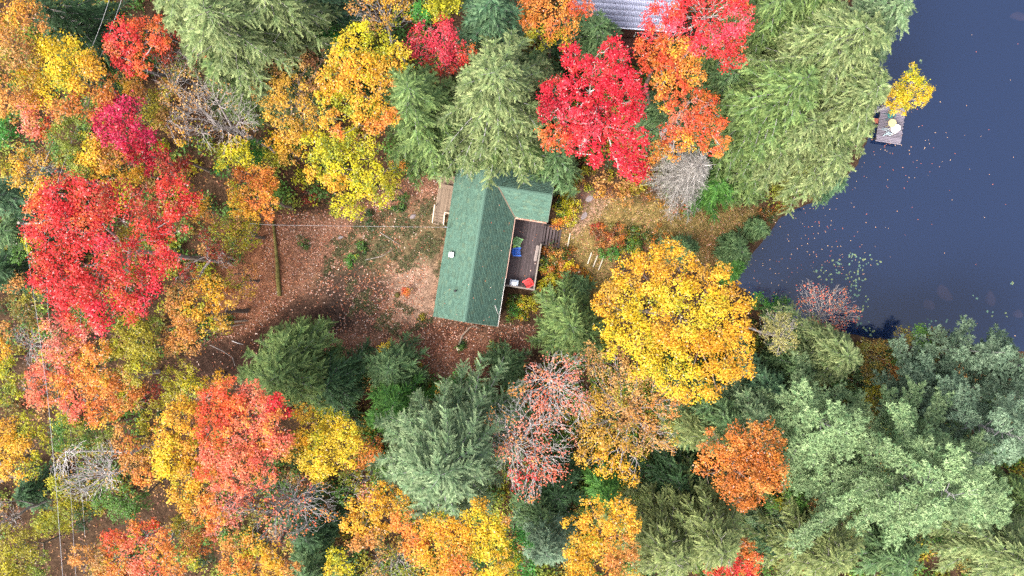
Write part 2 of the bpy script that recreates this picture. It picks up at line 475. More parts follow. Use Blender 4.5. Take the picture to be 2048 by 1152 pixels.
LD = 1.0      # leaf density
def crown_points(blobs, zc, vs, pd, puff=1.0):
    """blobs in photo pixels -> puff centres, radii, palettes"""
    W = []
    for bl in blobs:
        px, py, r, pal = bl[:4]; dz = bl[4] if len(bl) > 4 else 0.0
        zz = zc + dz + rng.uniform(-0.5, 0.5); c = P(px, py, zz)
        W.append((np.array(c), r * 1.17 / PPM(zz), pal))
    out = []
    for i, (c, R, pal) in enumerate(W):
        rp0 = min(max(R * 0.33, 0.26), 0.72) * puff
        n_ = int(max(5, 3.4 * (R / rp0) ** 2 * pd * 0.62))
        d = rand_dirs(n_, -0.25)
        f = rng.uniform(0.6, 1.0, n_)[:, None]; st = rng.random(n_) < 0.16; f[st] *= 1.17
        p = c + d * f * (R - rp0 * 0.5) * np.array([1, 1, vs])
        keep = np.ones(n_, bool)
        for j, (c2, R2, _) in enumerate(W):
            if j != i:
                q = (p - c2) / (np.array([1, 1, vs]) * R2)
                keep &= ~((np.sum(q * q, -1) < 0.38) & (p[:, 2] < c2[2] + 0.3 * R2 * vs))
        rp = rp0 * rng.uniform(0.5, 1.4, n_) * np.where(st, 0.62, 1.0)
        for k in np.nonzero(keep)[0]: out.append((p[k], rp[k], pal, d[k]))
    return W, out

def deciduous(label, zc, blobs, dens=1.0, pd=1.0, leaf=0.131, vs=0.8, bark=None, name="maple_tree", cat="tree", twig=0, bare=0.0,
              height=None, group=None, rt=0.014, rb=0.2, puff=1.0, white=0.03, spread=1.0, mix=0.0):
    W, pf = crown_points(blobs, zc, vs, pd, puff)
    cx = np.mean([w[0] for w in W], 0); Rm = max(np.linalg.norm((w[0] - cx)[:2]) + w[1] for w in W)
    bx, by = cx[0], cx[1]
    dlk = float(poly_sd(np.array([bx]), np.array([by]), lake_poly)[0])
    if dlk > -0.5:      # a crown leaning over the water: its foot stands on the shore
        j = np.argmin(np.hypot(shore_w[:, 0] - bx, shore_w[:, 1] - by)); bx, by = shore_w[j] + np.array([-1.0, -0.8 if by < 0 else 0.2])
    z0 = gz(bx, by)
    root = empty(name, (bx, by, z0), label, cat, group)
    fork = np.array([bx * 0.5 + cx[0] * 0.5, by * 0.5 + cx[1] * 0.5, max(z0 + 0.3, z0 + (zc - z0) * 0.45 if Rm > 1.5 else z0 + (zc - z0) * 0.15)])
    C = np.array([q[0] for q in pf]); RP = np.array([q[1] for q in pf]); DD = np.array([q[3] for q in pf])
    tg = C - DD * RP[:, None] * 0.25
    if len(tg) > 260: tg = tg[rng.choice(len(tg), 260, replace=False)]
    if twig:
        ex = []
        wts = np.array([w[1] ** 2 for w in W]); wts /= wts.sum()
        ch = rng.choice(len(W), twig, p=wts)
        dd = rand_dirs(twig, -0.5); ff = rng.uniform(0.3, 1.05, twig) ** 0.6
        ex = np.array([W[c][0] for c in ch]) + dd * (ff * np.array([W[c][1] for c in ch]))[:, None] * np.array([1, 1, vs])
        tg = np.vstack([tg, ex])
    if twig >= 300: rt *= 0.78
    wood((bx, by, z0 - 0.1), fork, tg, rt, rb * min(1.0, Rm / 4 + 0.15), root, bark or M_BARK, pl=0.35 if twig < 300 else 0.65, jit=0.07 if twig < 300 else 0.05)
    area = 0.45 * leaf * leaf
    Vs, Cs = [], []
    for (c, rp, pal, d) in pf:
        if bare and rng.random() < bare: continue
        n_ = int(5.0 * rp * rp / area * 0.43 * dens * LD)
        if n_ < 3: n_ = 3
        u = rand_dirs(n_, -0.15)
        rr = rp * (0.35 + 0.6 * rng.random(n_) + 0.18 * rng.normal(size=n_))[:, None] * spread * 1.1
        lump = 1 + 0.22 * np.sin(u[:, :1] * 5 + c[0] * 3) * np.sin(u[:, 1:2] * 5 + c[1] * 3)
        p = c + u * rr * lump * np.array([1.1, 1.1, 0.6])
        N = norm(u * 0.55 + np.array([0, 0, 0.55]) + rng.normal(size=(n_, 3)) * 0.42)
        Vs.append(leaf_tris(p, N, leaf * rng.uniform(0.7, 1.25, n_)))
        if mix and rng.random() < mix: pal = W[rng.integers(len(W))][2]
        elif rng.random() < 0.17: pal = KIN.get(pal, pal)
        pl = PALL[pal]; c0 = pl[rng.integers(len(pl))] * rng.uniform(0.76, 1.2)
        cc = c0 * 0.62 + pl[rng.integers(len(pl), size=n_)] * 0.38
        cc = cc * rng.uniform(0.72, 1.25, (n_, 1))
        wm = rng.random(n_) < white * 0.6
        cc[wm] = cc[wm] * 0.5 + np.array([0.30, 0.25, 0.23])
        Cs.append(cc)
    if Vs:
        V = np.vstack(Vs); Cc = np.vstack(Cs); NTRI[0] += len(V) // 3
        link("crown", tri_mesh("crown", V - np.array(root.location), Cc, M_LEAF), root)
    return root

CPAL = {   # (inner needles, young tips)
 'hem': ((120, 146, 88), (194, 206, 138)), 'hemg': ((104, 138, 76), (168, 192, 112)), 'grey': ((108, 142, 96), (182, 204, 150)),
 'dark': ((60, 96, 58), (104, 142, 90)), 'mid': ((92, 130, 80), (150, 180, 118)), 'pine': ((116, 156, 104), (190, 216, 154)),
 'blue': ((112, 146, 114), (174, 200, 162)), 'teal': ((80, 122, 86), (138, 174, 124)), 'yel': ((132, 146, 66), (194, 198, 96)),
 'brt': ((84, 144, 62), (130, 186, 84)), 'oliv': ((124, 144, 82), (188, 198, 126)), 'dead': ((150, 144, 136), (216, 212, 204)),
}
def conifer(label, apex, R, h, pal='hem', cone=0.6, zlow=0.33, name="hemlock_tree", cat="tree", dens=1.0, deadtwigs=0.0, pine=False, up=0.25, needle=0.18, group=None, nb=None, skirt=1.0, bare_az=None, nw=0.44):
    """apex: photo pixel of the tip; R radius in photo pixels at mid height; h tree height"""
    g0 = P(apex[0], apex[1], h * (0.82 if pine else 0.71)); z0 = gz(g0.x, g0.y)
    dl = float(poly_sd(np.array([g0.x]), np.array([g0.y]), lake_poly)[0])
    lean = np.zeros(3)
    if dl > -0.4:
        j = np.argmin(np.hypot(shore_w[:, 0] - g0.x, shore_w[:, 1] - g0.y)); q = shore_w[j] + np.array([-0.9, -0.4])
        lean = np.array([g0.x - q[0], g0.y - q[1], 0]); bx, by = q; z0 = gz(bx, by)
    else: bx, by = g0.x, g0.y
    root = empty(name, (bx, by, z0), label, cat, group)
    Rm = R * (1.1 if pine else 1.18) / PPM(h * 0.6); Ht = h - z0
    NB = int((nb * 0.53 if nb else (20 + 20 * Rm)) * dens) if not pine else int(nb * 0.40)
    Vs, Cs, tA, tB, tra, trb = [], [], [], [], [], []
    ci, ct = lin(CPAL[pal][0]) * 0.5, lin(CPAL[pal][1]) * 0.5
    def axis_pt(t): return np.array([bx, by, z0]) + np.array([0, 0, Ht * t]) + lean * t ** 1.5
    r0 = 0.035 * Rm + 0.05
    sway = rng.normal(size=2) * 0.1
    for i in range(8):
        a, b_ = axis_pt(i / 8), axis_pt((i + 1) / 8)
        tA.append(a); tB.append(b_); tra.append(r0 * (1 - i / 8) + .01); trb.append(r0 * (1 - (i + 1) / 8) + .01)
    az = rng.uniform(0, 6.28)
    if pine: zlow = max(zlow, 0.5)
    lobes = rng.uniform(0, 6.28, 3)
    for k in range(NB):
        t = zlow + (1 - zlow) * (1 - (1 - (k + 0.5) / NB) ** 0.9) * 0.985
        if pine: az = (k % 5) * 1.2566 + (k // 5) * 0.7 + rng.uniform(-0.2, 0.2)
        else: az += 2.39996 + rng.uniform(-0.35, 0.35)
        prof = (1 - t) ** cone / (1 - zlow) ** cone
        L = Rm * (prof * rng.uniform(0.6, 1.25) * (1 + 0.16 * math.sin(2 * az + lobes[0]) + 0.12 * math.sin(3 * az + lobes[1])) * skirt + 0.05) + 0.15
        d = np.array([math.cos(az), math.sin(az), 0.0]); sd = np.array([-d[1], d[0], 0.0])
        o = axis_pt(t); rise = up * L; droop = (0.42 if not pine else 0.26) * L
        curve = rng.normal() * 0.12 * L
        def path(s): 
            s = np.asarray(s)[:, None]
            return o + d * L * s + sd * curve * s * s + np.array([0, 0, 1.0]) * (rise * s - droop * s * s)
        ss = np.linspace(0, 1, 5); pp = path(ss)
        for q in range(4):
            tA.append(pp[q]); tB.append(pp[q + 1]); rr = 0.008 * L + 0.006
            tra.append(rr * (1.3 - ss[q])); trb.append(rr * (1.3 - ss[q + 1]))
        cb = rng.uniform(0.84, 1.16) if not pine else rng.uniform(0.66, 1.2)
        step = 0.33 if not pine else 0.2
        s = np.arange(0.22 if L > 1.2 else 0.05, 0.97, step / L)
        if bare_az is not None and abs((az - bare_az + math.pi) % (2 * math.pi) - math.pi) < 0.95:
            if t > 0.8: continue
            s = s[s > 0.4]
        if len(s) == 0: s = np.array([0.7])
        s = np.clip(s + rng.uniform(-0.3, 0.3, len(s)) * step / L, 0.02, 0.97)
        base = path(s); tang = norm(path(np.minimum(s + 0.02, 1.02)) - base)
        wmax = 0.5 * L if not pine else 0.34 * L
        tl = np.clip(wmax * (1 - s) ** 0.6 * 1.2 + 0.28, 0.2, 0.78 if not pine else 0.8)
        if not pine:
            # a spray at the branch end plus alternate side sprays, each a flat fishbone of needle tufts
            B_ = [base, base, path(np.array([0.82]))]
            T_ = []
            for side in (-1, 1):
                ang = np.radians(rng.uniform(32, 58, len(s)))[:, None]
                T_.append(norm(tang * np.cos(ang) + side * sd * np.sin(ang) + np.array([0, 0, -0.05]) + rng.normal(size=tang.shape) * 0.10))
            T_.append(norm(path(np.array([1.0])) - path(np.array([0.8]))))
            L_ = np.concatenate([tl * rng.uniform(0.65, 1.2, len(tl)), tl * rng.uniform(0.65, 1.2, len(tl)), [min(0.3 * L + 0.25, 0.9)]])
            B_ = np.vstack(B_); T_ = np.vstack(T_)
            tilt = rng.normal(size=B_.shape) * 0.36
            sb = rng.uniform(0.68, 1.2, len(B_))
            m_ = 10; dd_ = (np.arange(m_) * 0.088)[None, :]
            ok = dd_ < L_[:, None]
            fr = dd_ / L_[:, None]
            pts = B_[:, None, :] + T_[:, None, :] * dd_[..., None] + np.array([0, 0, -1.0]) * (dd_[..., None] ** 2 * 0.3)
            rep = lambda q: np.broadcast_to(q[:, None, :], (len(q), m_, 3))[ok]
            pts = pts[ok]; fr = fr[ok]; td = rep(T_); tn = rep(norm(np.array([0, 0, 1.0]) + tilt)); sbk = np.broadcast_to(sb[:, None], ok.shape)[ok]
            for sg in (-1, 1):
                n_ = len(pts)
                sdv = norm(np.cross(td, tn)) * sg
                T = norm(td * rng.uniform(0.55, 1.0, (n_, 1)) + sdv * (0.75 * (1.15 - fr))[:, None] + np.array([0, 0, -0.12]) + rng.normal(size=(n_, 3)) * 0.12)
                ln = needle * rng.uniform(0.8, 1.3, n_) * (1.25 - 0.55 * fr)
                N = norm(tn + rng.normal(size=(n_, 3)) * 0.22)
                Vs.append(leaf_tris(pts + T * (ln * 0.45)[:, None], N, ln, T, nw, 1.2))
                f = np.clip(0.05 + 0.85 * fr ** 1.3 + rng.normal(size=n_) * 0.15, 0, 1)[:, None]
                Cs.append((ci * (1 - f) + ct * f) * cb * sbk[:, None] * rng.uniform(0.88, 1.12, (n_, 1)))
        else:
          for side in (-1, 1):
                ang = math.radians(42)
                tdir = norm(tang * math.cos(ang) + side * sd * math.sin(ang) + np.array([0, 0, 0.12]) + rng.normal(size=tang.shape) * 0.12)
                tl2 = tl * rng.uniform(0.7, 1.15, len(tl))
                m_ = 5
                dist = (np.arange(m_) * 0.2 + 0.08)[None, :]
                ok = dist < tl2[:, None] + 0.15
                pts = (base[:, None, :] + tdir[:, None, :] * dist[..., None])[ok]
                if len(pts) == 0: continue
                pts = pts + rng.normal(size=pts.shape) * 0.05
                K = 11; n_ = len(pts)
                u = rand_dirs(n_ * K, 0.0); u = norm(u + np.repeat(np.repeat(tdir[:, None, :], m_, 1)[ok], K, 0) * 0.5)
                ce = np.repeat(pts, K, 0)
                T = u; N = norm(np.cross(T, rng.normal(size=T.shape)) + np.array([0, 0, 0.8]))
                Vs.append(leaf_tris(ce + u * 0.12, N, np.full(n_ * K, 0.21) * rng.uniform(0.8, 1.2, n_ * K), T, 0.42, 1.0))
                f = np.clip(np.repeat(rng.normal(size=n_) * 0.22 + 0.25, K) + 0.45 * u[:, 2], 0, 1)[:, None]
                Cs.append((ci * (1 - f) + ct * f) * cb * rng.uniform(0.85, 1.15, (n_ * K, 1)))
        if deadtwigs and rng.random() < deadtwigs:
            for _ in range(3):
                a = pp[rng.integers(1, 4)]; e = a + norm(rng.normal(size=3) + d * 1.2 + [0, 0, 0.5]) * rng.uniform(0.4, 1.0)
                tA.append(a); tB.append(e); tra.append(0.016); trb.append(0.008)
    tA, tB, tra, trb = map(np.array, (tA, tB, tra, trb))
    Vt, Ft = tubes(tA[:8], tB[:8], tra[:8], trb[:8], 7)
    o = np.array(root.location)
    link("trunk", np_mesh("trunk", Vt - o, Ft, M_BARK_DARK, None, True), root)
    Vb, Fb = tubes(tA[8:], tB[8:], tra[8:], trb[8:], 3)
    bo = link("twigs", np_mesh("twigs", Vb - o, Fb, M_BARK_WHITE if pal == 'dead' else (M_BARK_PALE if deadtwigs and not pine else M_BARK_DARK), None, True), root)
    bo["kind"] = "stuff"
    V = np.vstack(Vs); Cc = np.vstack(Cs); NTRI[0] += len(V) // 3 + 2 * (len(Ft) + len(Fb))
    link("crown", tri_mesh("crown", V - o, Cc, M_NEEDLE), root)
    return root
# ------------------------------------------------------------------ cottage
HR = -math.atan2(41, 260)
ZE = 3.2
HO = P(866, 632, ZE)
u_ = Vector((-math.sin(HR), math.cos(HR), 0)); v_ = Vector((math.cos(HR), math.sin(HR), 0))
def hl(px, py, z):
    """photo pixel at height z -> the cottage's own axes (x across, y along)"""
    d = P(px, py, z) - HO
    return d.dot(v_), d.dot(u_)
house = empty("cottage", (HO.x, HO.y, 0), "green shingle-roofed cottage with a side wing, in the middle of the clearing", "cottage", None, HR)
HW, HL = 5.63, 14.6
PM = 0.40; RZ = ZE + PM * HW / 2
WY0, WY1, WX1 = 9.5, 14.0, HW + 2.85
PW = 0.316; WYM = (WY0 + WY1) / 2; WRZ = ZE + PW * (WY1 - WY0) / 2
G1 = lin((106, 142, 125)) * 0.42
def slope(name, o, A, B, la, lb, parent, clip=None, tone=1.0):
    """rows of shingle tabs, each a wedge with a raised butt edge"""
    o = np.array(o); A = np.array(A, float); B = np.array(B, float); N = np.cross(A, B); N /= np.linalg.norm(N)
    Vv, Ff, Cc = [], [], []
    r = 0; y = 0.0
    ex = 0.142
    while y < lb - 0.01:
        y1 = min(y + ex + 0.02, lb)
        x = -rng.uniform(0, 0.3); rowc = rng.uniform(0.95, 1.05)
        while x < la:
            wd = rng.uniform(0.16, 0.42)
            x0, x1 = max(x, 0), min(x + wd - 0.006, la); x += wd
            if x1 - x0 < 0.03: continue
            if clip and not clip((x0 + x1) / 2, y): continue
            th = rng.choice([0.008, 0.016]) + rng.uniform(0, 0.003)
            b = len(Vv)
            for (a_, b_, h_) in ((x0, y, 0), (x1, y, 0), (x0, y, th), (x1, y, th), (x0, y1, 0.003), (x1, y1, 0.003)):
                Vv.append(o + A * a_ + B * b_ + N * (h_ + 0.004))
            Ff += [(b, b + 1, b + 3, b + 2), (b + 2, b + 3, b + 5, b + 4)]
            c = G1 * rowc * tone * rng.choice([0.84, 0.94, 1.0, 1.05, 1.13]) * rng.uniform(0.95, 1.05)
            c = c + np.array([0.02, 0.012, 0.0]) * max(0, rng.normal() * 0.4)
            Cc += [c] * 6
        y += ex; r += 1
    s = link(name, np_mesh(name, Vv, Ff, M_SHINGLE, np.array(Cc)), parent)
    s["kind"] = "stuff"
    return s
def roofdeck(pts, parent):
    th = 0.09
    return MB().hexa([(p[0], p[1], p[2] - th) for p in pts] + [tuple(p) for p in pts]).build("roof", M_SOFFIT, parent)
sl = math.hypot(HW / 2, RZ - ZE); kx, kz = (HW / 2) / sl, (RZ - ZE) / sl
r1 = roofdeck([(0, 0, ZE), (HW / 2, 0, RZ), (HW / 2, HL, RZ), (0, HL, ZE)], house)
r2 = roofdeck([(HW / 2, 0, RZ), (HW, 0, ZE), (HW, HL, ZE), (HW / 2, HL, RZ)], house)
slope("shingles", (0, HL, ZE), (0, -1, 0), (kx, 0, kz), HL, sl, r1)
slope("shingles", (HW, 0, ZE), (0, 1, 0), (-kx, 0, kz), HL, sl, r2, clip=lambda a, b: not (WY0 + 0.35 < a < WY1 and b * kz < PW * min(a - WY0, WY1 - a) - 0.03))
wl_ = math.hypot((WY1 - WY0) / 2, WRZ - ZE); ky, kz2 = ((WY1 - WY0) / 2) / wl_, (WRZ - ZE) / wl_
X0w = HW - (WRZ - ZE) / PM + 0.02
r3 = roofdeck([(X0w, WY0, ZE), (WX1, WY0, ZE), (WX1, WYM, WRZ), (X0w, WYM, WRZ)], house)
r4 = roofdeck([(X0w, WYM, WRZ), (WX1, WYM, WRZ), (WX1, WY1, ZE), (X0w, WY1, ZE)], house)
slope("shingles", (X0w, WY0, ZE), (1, 0, 0), (0, ky, kz2), WX1 - X0w, wl_, r3, clip=lambda a, b: b * kz2 > PM * (HW - X0w - a) - 0.05)
slope("shingles", (WX1, WY1, ZE), (-1, 0, 0), (0, -ky, kz2), WX1 - X0w, wl_, r4, clip=lambda a, b: b * kz2 > PM * (HW - (WX1 - a)) - 0.05)
# ridge caps, one bent tab after another
cap = MB()
for i in range(int(HL / 0.2)):
    y0 = i * 0.2; y1 = y0 + 0.21; lift = 0.022 if i % 2 else 0.017
    for sgn in (-1, 1):
        cap.hexa([(HW / 2, y0, RZ + lift), (HW / 2 + sgn * 0.14, y0, RZ + lift - 0.14 * PM), (HW / 2 + sgn * 0.14, y1, RZ + lift - 0.14 * PM - 0.006), (HW / 2, y1, RZ + lift - 0.006),
                  (HW / 2, y0, RZ + lift + 0.012), (HW / 2 + sgn * 0.14, y0, RZ + lift - 0.14 * PM + 0.012), (HW / 2 + sgn * 0.14, y1, RZ + lift - 0.14 * PM + 0.004), (HW / 2, y1, RZ + lift + 0.004)])
M_CAP = simple("cap_shingle", tuple(G1 * 0.95), 0.9, 0.2, 14)
cap.build("ridge_cap", M_CAP, house)["kind"] = "stuff"
cap2 = MB()
for i in range(int((WX1 - HW / 2 - 1.0) / 0.2)):
    x0 = HW / 2 + 1.0 + i * 0.2; x1 = x0 + 0.21
    cap2.hexa([(x0, WYM - 0.14, WRZ - 0.02), (x1, WYM - 0.14, WRZ - 0.026), (x1, WYM, WRZ + 0.016), (x0, WYM, WRZ + 0.022), (x0, WYM - 0.14, WRZ - 0.008), (x1, WYM - 0.14, WRZ - 0.014), (x1, WYM, WRZ + 0.028), (x0, WYM, WRZ + 0.034)])
    cap2.hexa([(x0, WYM, WRZ + 0.022), (x1, WYM, WRZ + 0.016), (x1, WYM + 0.14, WRZ - 0.026), (x0, WYM + 0.14, WRZ - 0.02), (x0, WYM, WRZ + 0.034), (x1, WYM, WRZ + 0.028), (x1, WYM + 0.14, WRZ - 0.014), (x0, WYM + 0.14, WRZ - 0.008)])
cap2.build("ridge_cap", M_CAP, house)["kind"] = "stuff"
# valley flashing with debris
va = Vector((HW, WY0, ZE + 0.03)); vb = Vector((X0w, WYM, WRZ + 0.03))
MB().bar(va, vb, 0.10, 0.015).build("valley_flashing", simple("valley_debris", (104, 92, 78), 0.9, 0.3, 12), house)
# walls
ov = 0.38
M_BARGE = simple("weathered_barge", (92, 104, 92), 0.8, 0.2)
MB().box(ov, HW - ov, ov, HL - ov, -0.2, ZE - 0.05).build("wall", M_WALL, house)
MB().box(HW - ov + 0.01, WX1 - ov, WY0 + ov, WY1 - ov, -0.2, ZE - 0.05).build("wall", M_WALL, house)
for yy in (ov + 0.01, HL - ov - 0.02):
    mb = MB(); mb.hexa([(ov, yy, ZE - 0.045), (HW - ov, yy, ZE - 0.045), (HW / 2 + .1, yy, RZ - 0.13), (HW / 2 - .1, yy, RZ - 0.13), (ov, yy + 0.02, ZE - 0.045), (HW - ov, yy + 0.02, ZE - 0.045), (HW / 2 + .1, yy + 0.02, RZ - 0.13), (HW / 2 - .1, yy + 0.02, RZ - 0.13)])
    mb.build("gable", M_WALL, house)
# fascia and gutters
MB().bar((HW + 0.02, 0, ZE - 0.08), (HW + 0.02, 4.2, ZE - 0.08), 0.05, 0.15).build("fascia", M_TRIM, house)
M_GUT = simple("brown_white_gutter", (150, 122, 108), 0.7, 0.35, 9)
gt = MB(); gt.box(HW + 0.0, HW + 0.09, 4.2, WY0 - 0.1, ZE - 0.11, ZE - 0.03); gt.build("gutter", M_GUT, house)
gt = MB(); gt.box(HW + 0.05, WX1 - 0.05, WY0 - 0.12, WY0 - 0.005, ZE - 0.11, ZE - 0.02); gt.build("gutter", M_GUT, house)
MB().bar((0, -0.025, ZE - 0.06), (HW / 2, -0.025, RZ - 0.06), 0.04, 0.14).build("bargeboard", M_BARGE, house)
MB().bar((HW / 2, -0.025, RZ - 0.06), (HW, -0.025, ZE - 0.06), 0.04, 0.14).build("bargeboard", M_BARGE, house)
MB().bar((WX1 + 0.025, WY0, ZE - 0.06), (WX1 + 0.025, WYM, WRZ - 0.06), 0.04, 0.12).build("bargeboard", M_BARGE, house)
MB().bar((WX1 + 0.025, WYM, WRZ - 0.06), (WX1 + 0.025, WY1, ZE - 0.06), 0.04, 0.12).build("bargeboard", M_BARGE, house)
# vents
x, y = hl(902, 509, 4.0)
zz = ZE + PM * x
vt = MB().box(x - 0.19, x + 0.19, y - 0.19, y + 0.19, zz - 0.05, zz + 0.3).build("roof_vent", M_METAL, house)
MB().hexa([(x - 0.22, y - 0.22, zz + 0.3), (x + 0.22, y - 0.22, zz + 0.3), (x + 0.22, y + 0.22, zz + 0.3), (x - 0.22, y + 0.22, zz + 0.3), (x - 0.2, y - 0.2, zz + 0.38), (x + 0.2, y - 0.2, zz + 0.38), (x + 0.2, y + 0.2, zz + 0.38), (x - 0.2, y + 0.2, zz + 0.38)]).build("vent_cap", simple("white_metal", (0.8, 0.8, 0.8), 0.4, 0.05), vt)
x, y = hl(911, 582, 3.9); zz = ZE + PM * x
vp = MB().tube([(x, y, zz - 0.05), (x, y, zz + 0.34)], 0.06, 10).build("vent_pipe", M_BLACK, house)
MB().tube([(x, y, zz - 0.02), (x, y, zz + 0.06)], [0.14, 0.07], 12).build("flashing", M_BLACK, vp)
x, y = hl(895, 455, 3.8)
ms_ = MB().tube([(0.12, y, ZE - 0.4), (0.12, y, ZE + 0.75)], 0.03, 8).build("service_mast", M_METAL, house)
MB().tube([(0.12, y, ZE + 0.72), (0.0, y, ZE + 0.86), (-0.1, y, ZE + 0.74)], 0.05, 8).build("weatherhead", M_METAL, ms_)
MAST = HO + v_ * 0.0 + u_ * y + Vector((0, 0, 0.8))

# ------------------------------------------------------------------ lakeside deck with stairs
DZ = 1.0
dxe, dys = hl(1068, 581, DZ)
deck = empty("wooden_deck", (HO.x, HO.y, 0), "dark weathered wooden deck on the cottage's lake side, with a stair at its upper right", "deck", None, HR)
dx0 = HW - ov + 0.01; dyn = WY0 + ov - 0.01
nb_ = int(round((dxe - dx0) / 0.142)); bw = (dxe - dx0) / nb_
for i in range(nb_):
    a = dx0 + i * bw
    cut = dys + (0.37 + 0.26 * ((i * 7) % 3) / 2) * (dyn - dys)
    for (s0, s1) in ((dys, cut - 0.003), (cut + 0.003, dyn)):
        h = rng.uniform(-0.003, 0.003)
        MB().box(a + 0.006, a + bw - 0.006, s0, s1, DZ - 0.04 + h, DZ + h).build("deck_board", M_DECK, deck)
MB().box(dx0, dxe, dys + 0.03, dyn, DZ - 0.28, DZ - 0.046).build("deck_frame", M_DECK_BASE, deck)
for (a, b_) in ((dx0 + .2, dys + .1), (dxe - .1, dys + .1), (dxe - .1, (dys + dyn) / 2), (dxe - .1, dyn - .1)):
    MB().box(a - 0.06, a + 0.06, b_ - 0.06, b_ + 0.06, -1.2, DZ - 0.283).build("deck_post", M_DECK_BASE, deck)
sx0, sy0 = hl(1083, 489, DZ); sx1, sy1 = hl(1088, 449, DZ)
rl = 0.92
def railing(p0, p1, mat, parent, n=4, hgt=rl, zb=DZ, w=0.13):
    p0 = Vector(p0); p1 = Vector(p1)
    r = MB().bar(p0 + Vector((0, 0, zb + hgt)), p1 + Vector((0, 0, zb + hgt)), w, 0.04).build("handrail", mat, parent)
    MB().bar(p0 + Vector((0, 0, zb + hgt * 0.5)), p1 + Vector((0, 0, zb + hgt * 0.5)), 0.035, 0.09).build("mid_rail", mat, parent)
    for i in range(n):
        q = p0 + (p1 - p0) * (i / (n - 1))
        MB().box(q.x - 0.04, q.x + 0.04, q.y - 0.04, q.y + 0.04, zb + 0.002, zb + hgt - 0.022).build("rail_post", mat, parent)
railing((dxe - 0.06, dys + 0.12, 0), (dxe - 0.06, sy0 - 0.02, 0), M_DECK_RAIL, deck, 5)
railing((dx0 + 0.35, dys + 0.06, 0), (dxe, dys + 0.06, 0), M_DECK_RAIL, deck, 4)
NT = 7; run = 0.29; yb, yt = sy0, sy0 + 1.78
drop = (DZ - (-0.25)) / NT
for i in range(NT):
    zt = DZ - drop * (i + 0.6)
    MB().box(dxe + 0.02 + i * run, dxe + 0.02 + i * run + 0.20, yb + 0.05, yt - 0.05, zt - 0.04, zt).build("stair_tread", M_DECK, deck)
for yy in (yb, yt):
    MB().bar((dxe + 0.01, yy, DZ - 0.2), (dxe + NT * run, yy, DZ - drop * NT - 0.1), 0.05, 0.28).build("stringer", M_DECK_BASE, deck)
    MB().bar((dxe + 0.05, yy, DZ + 0.85), (dxe + NT * run, yy, DZ - drop * NT + 0.85), 0.06, 0.05).build("stair_rail", M_DECK_BASE, deck)
    for k in (0.06, NT * run - 0.05):
        MB().box(dxe + k - 0.035, dxe + k + 0.035, yy - 0.035, yy + 0.035, -0.6, DZ - drop * NT * (k / (NT * run)) + 0.8).build("stair_post", M_DECK_BASE, deck)

# ------------------------------------------------------------------ west porch
PZ = 0.85
porch = empty("side_porch", (HO.x, HO.y, 0), "small brown plank porch with pale rails on the cottage's left side, under the hemlock", "porch", None, HR)
pa, pb = hl(869, 424, PZ); _, pt = hl(886, 372, PZ)
px1 = 0.36
k = int((px1 - pa) / 0.14)
for i in range(k):
    MB().box(pa + i * 0.14 + 0.004, pa + i * 0.14 + 0.134, pb, pt + 1.0, PZ - 0.04, PZ + rng.uniform(-.003, .003)).build("deck_board", M_PORCH, porch)
MB().box(pa, pa + k * 0.14, pb + 0.01, pt + 0.99, PZ - 0.25, PZ - 0.045).build("porch_frame", M_DECK_BASE, porch)
qx = pa + 0.95
for i in range(4):
    zt = PZ - 0.2 * (i + 1)
    MB().box(pa, qx, pb - 0.26 * (i + 1), pb - 0.26 * i - 0.01, zt - 0.04, zt).build("stair_tread", M_PORCH, porch)
MB().bar((pa - 0.03, pb + 0.6, PZ + 0.5), (pa - 0.03, pb - 1.0, PZ + 0.15), 0.09, 0.06).build("handrail", M_PORCH_RAIL, porch)
MB().bar((qx + 0.02, pb + 0.02, PZ + 0.55), (qx + 0.02, pb - 1.0, PZ + 0.15), 0.09, 0.06).build("handrail", M_PORCH_RAIL, porch)
MB().bar((qx - 0.02, pb + 0.04, PZ + 0.6), (0.3, pb + 0.04, PZ + 0.6), 0.09, 0.06).build("handrail", M_PORCH_RAIL, porch)
for (a, b_, zz) in ((pa - .03, pb + .55, .45), (pa - .03, pb - .95, .1), (qx + .02, pb - .95, .1), (qx + .02, pb + .02, .5), (0.25, pb + .04, .55)):
    MB().box(a - .04, a + .04, b_ - .04, b_ + .04, -0.3, PZ + zz).build("rail_post", M_PORCH_RAIL, porch)
MB().bar((pa + .3, pt - 0.05, PZ + 0.35), (0.3, pt - 0.05, PZ + 0.35), 0.3, 0.05).build("shelf_board", M_PORCH, porch)

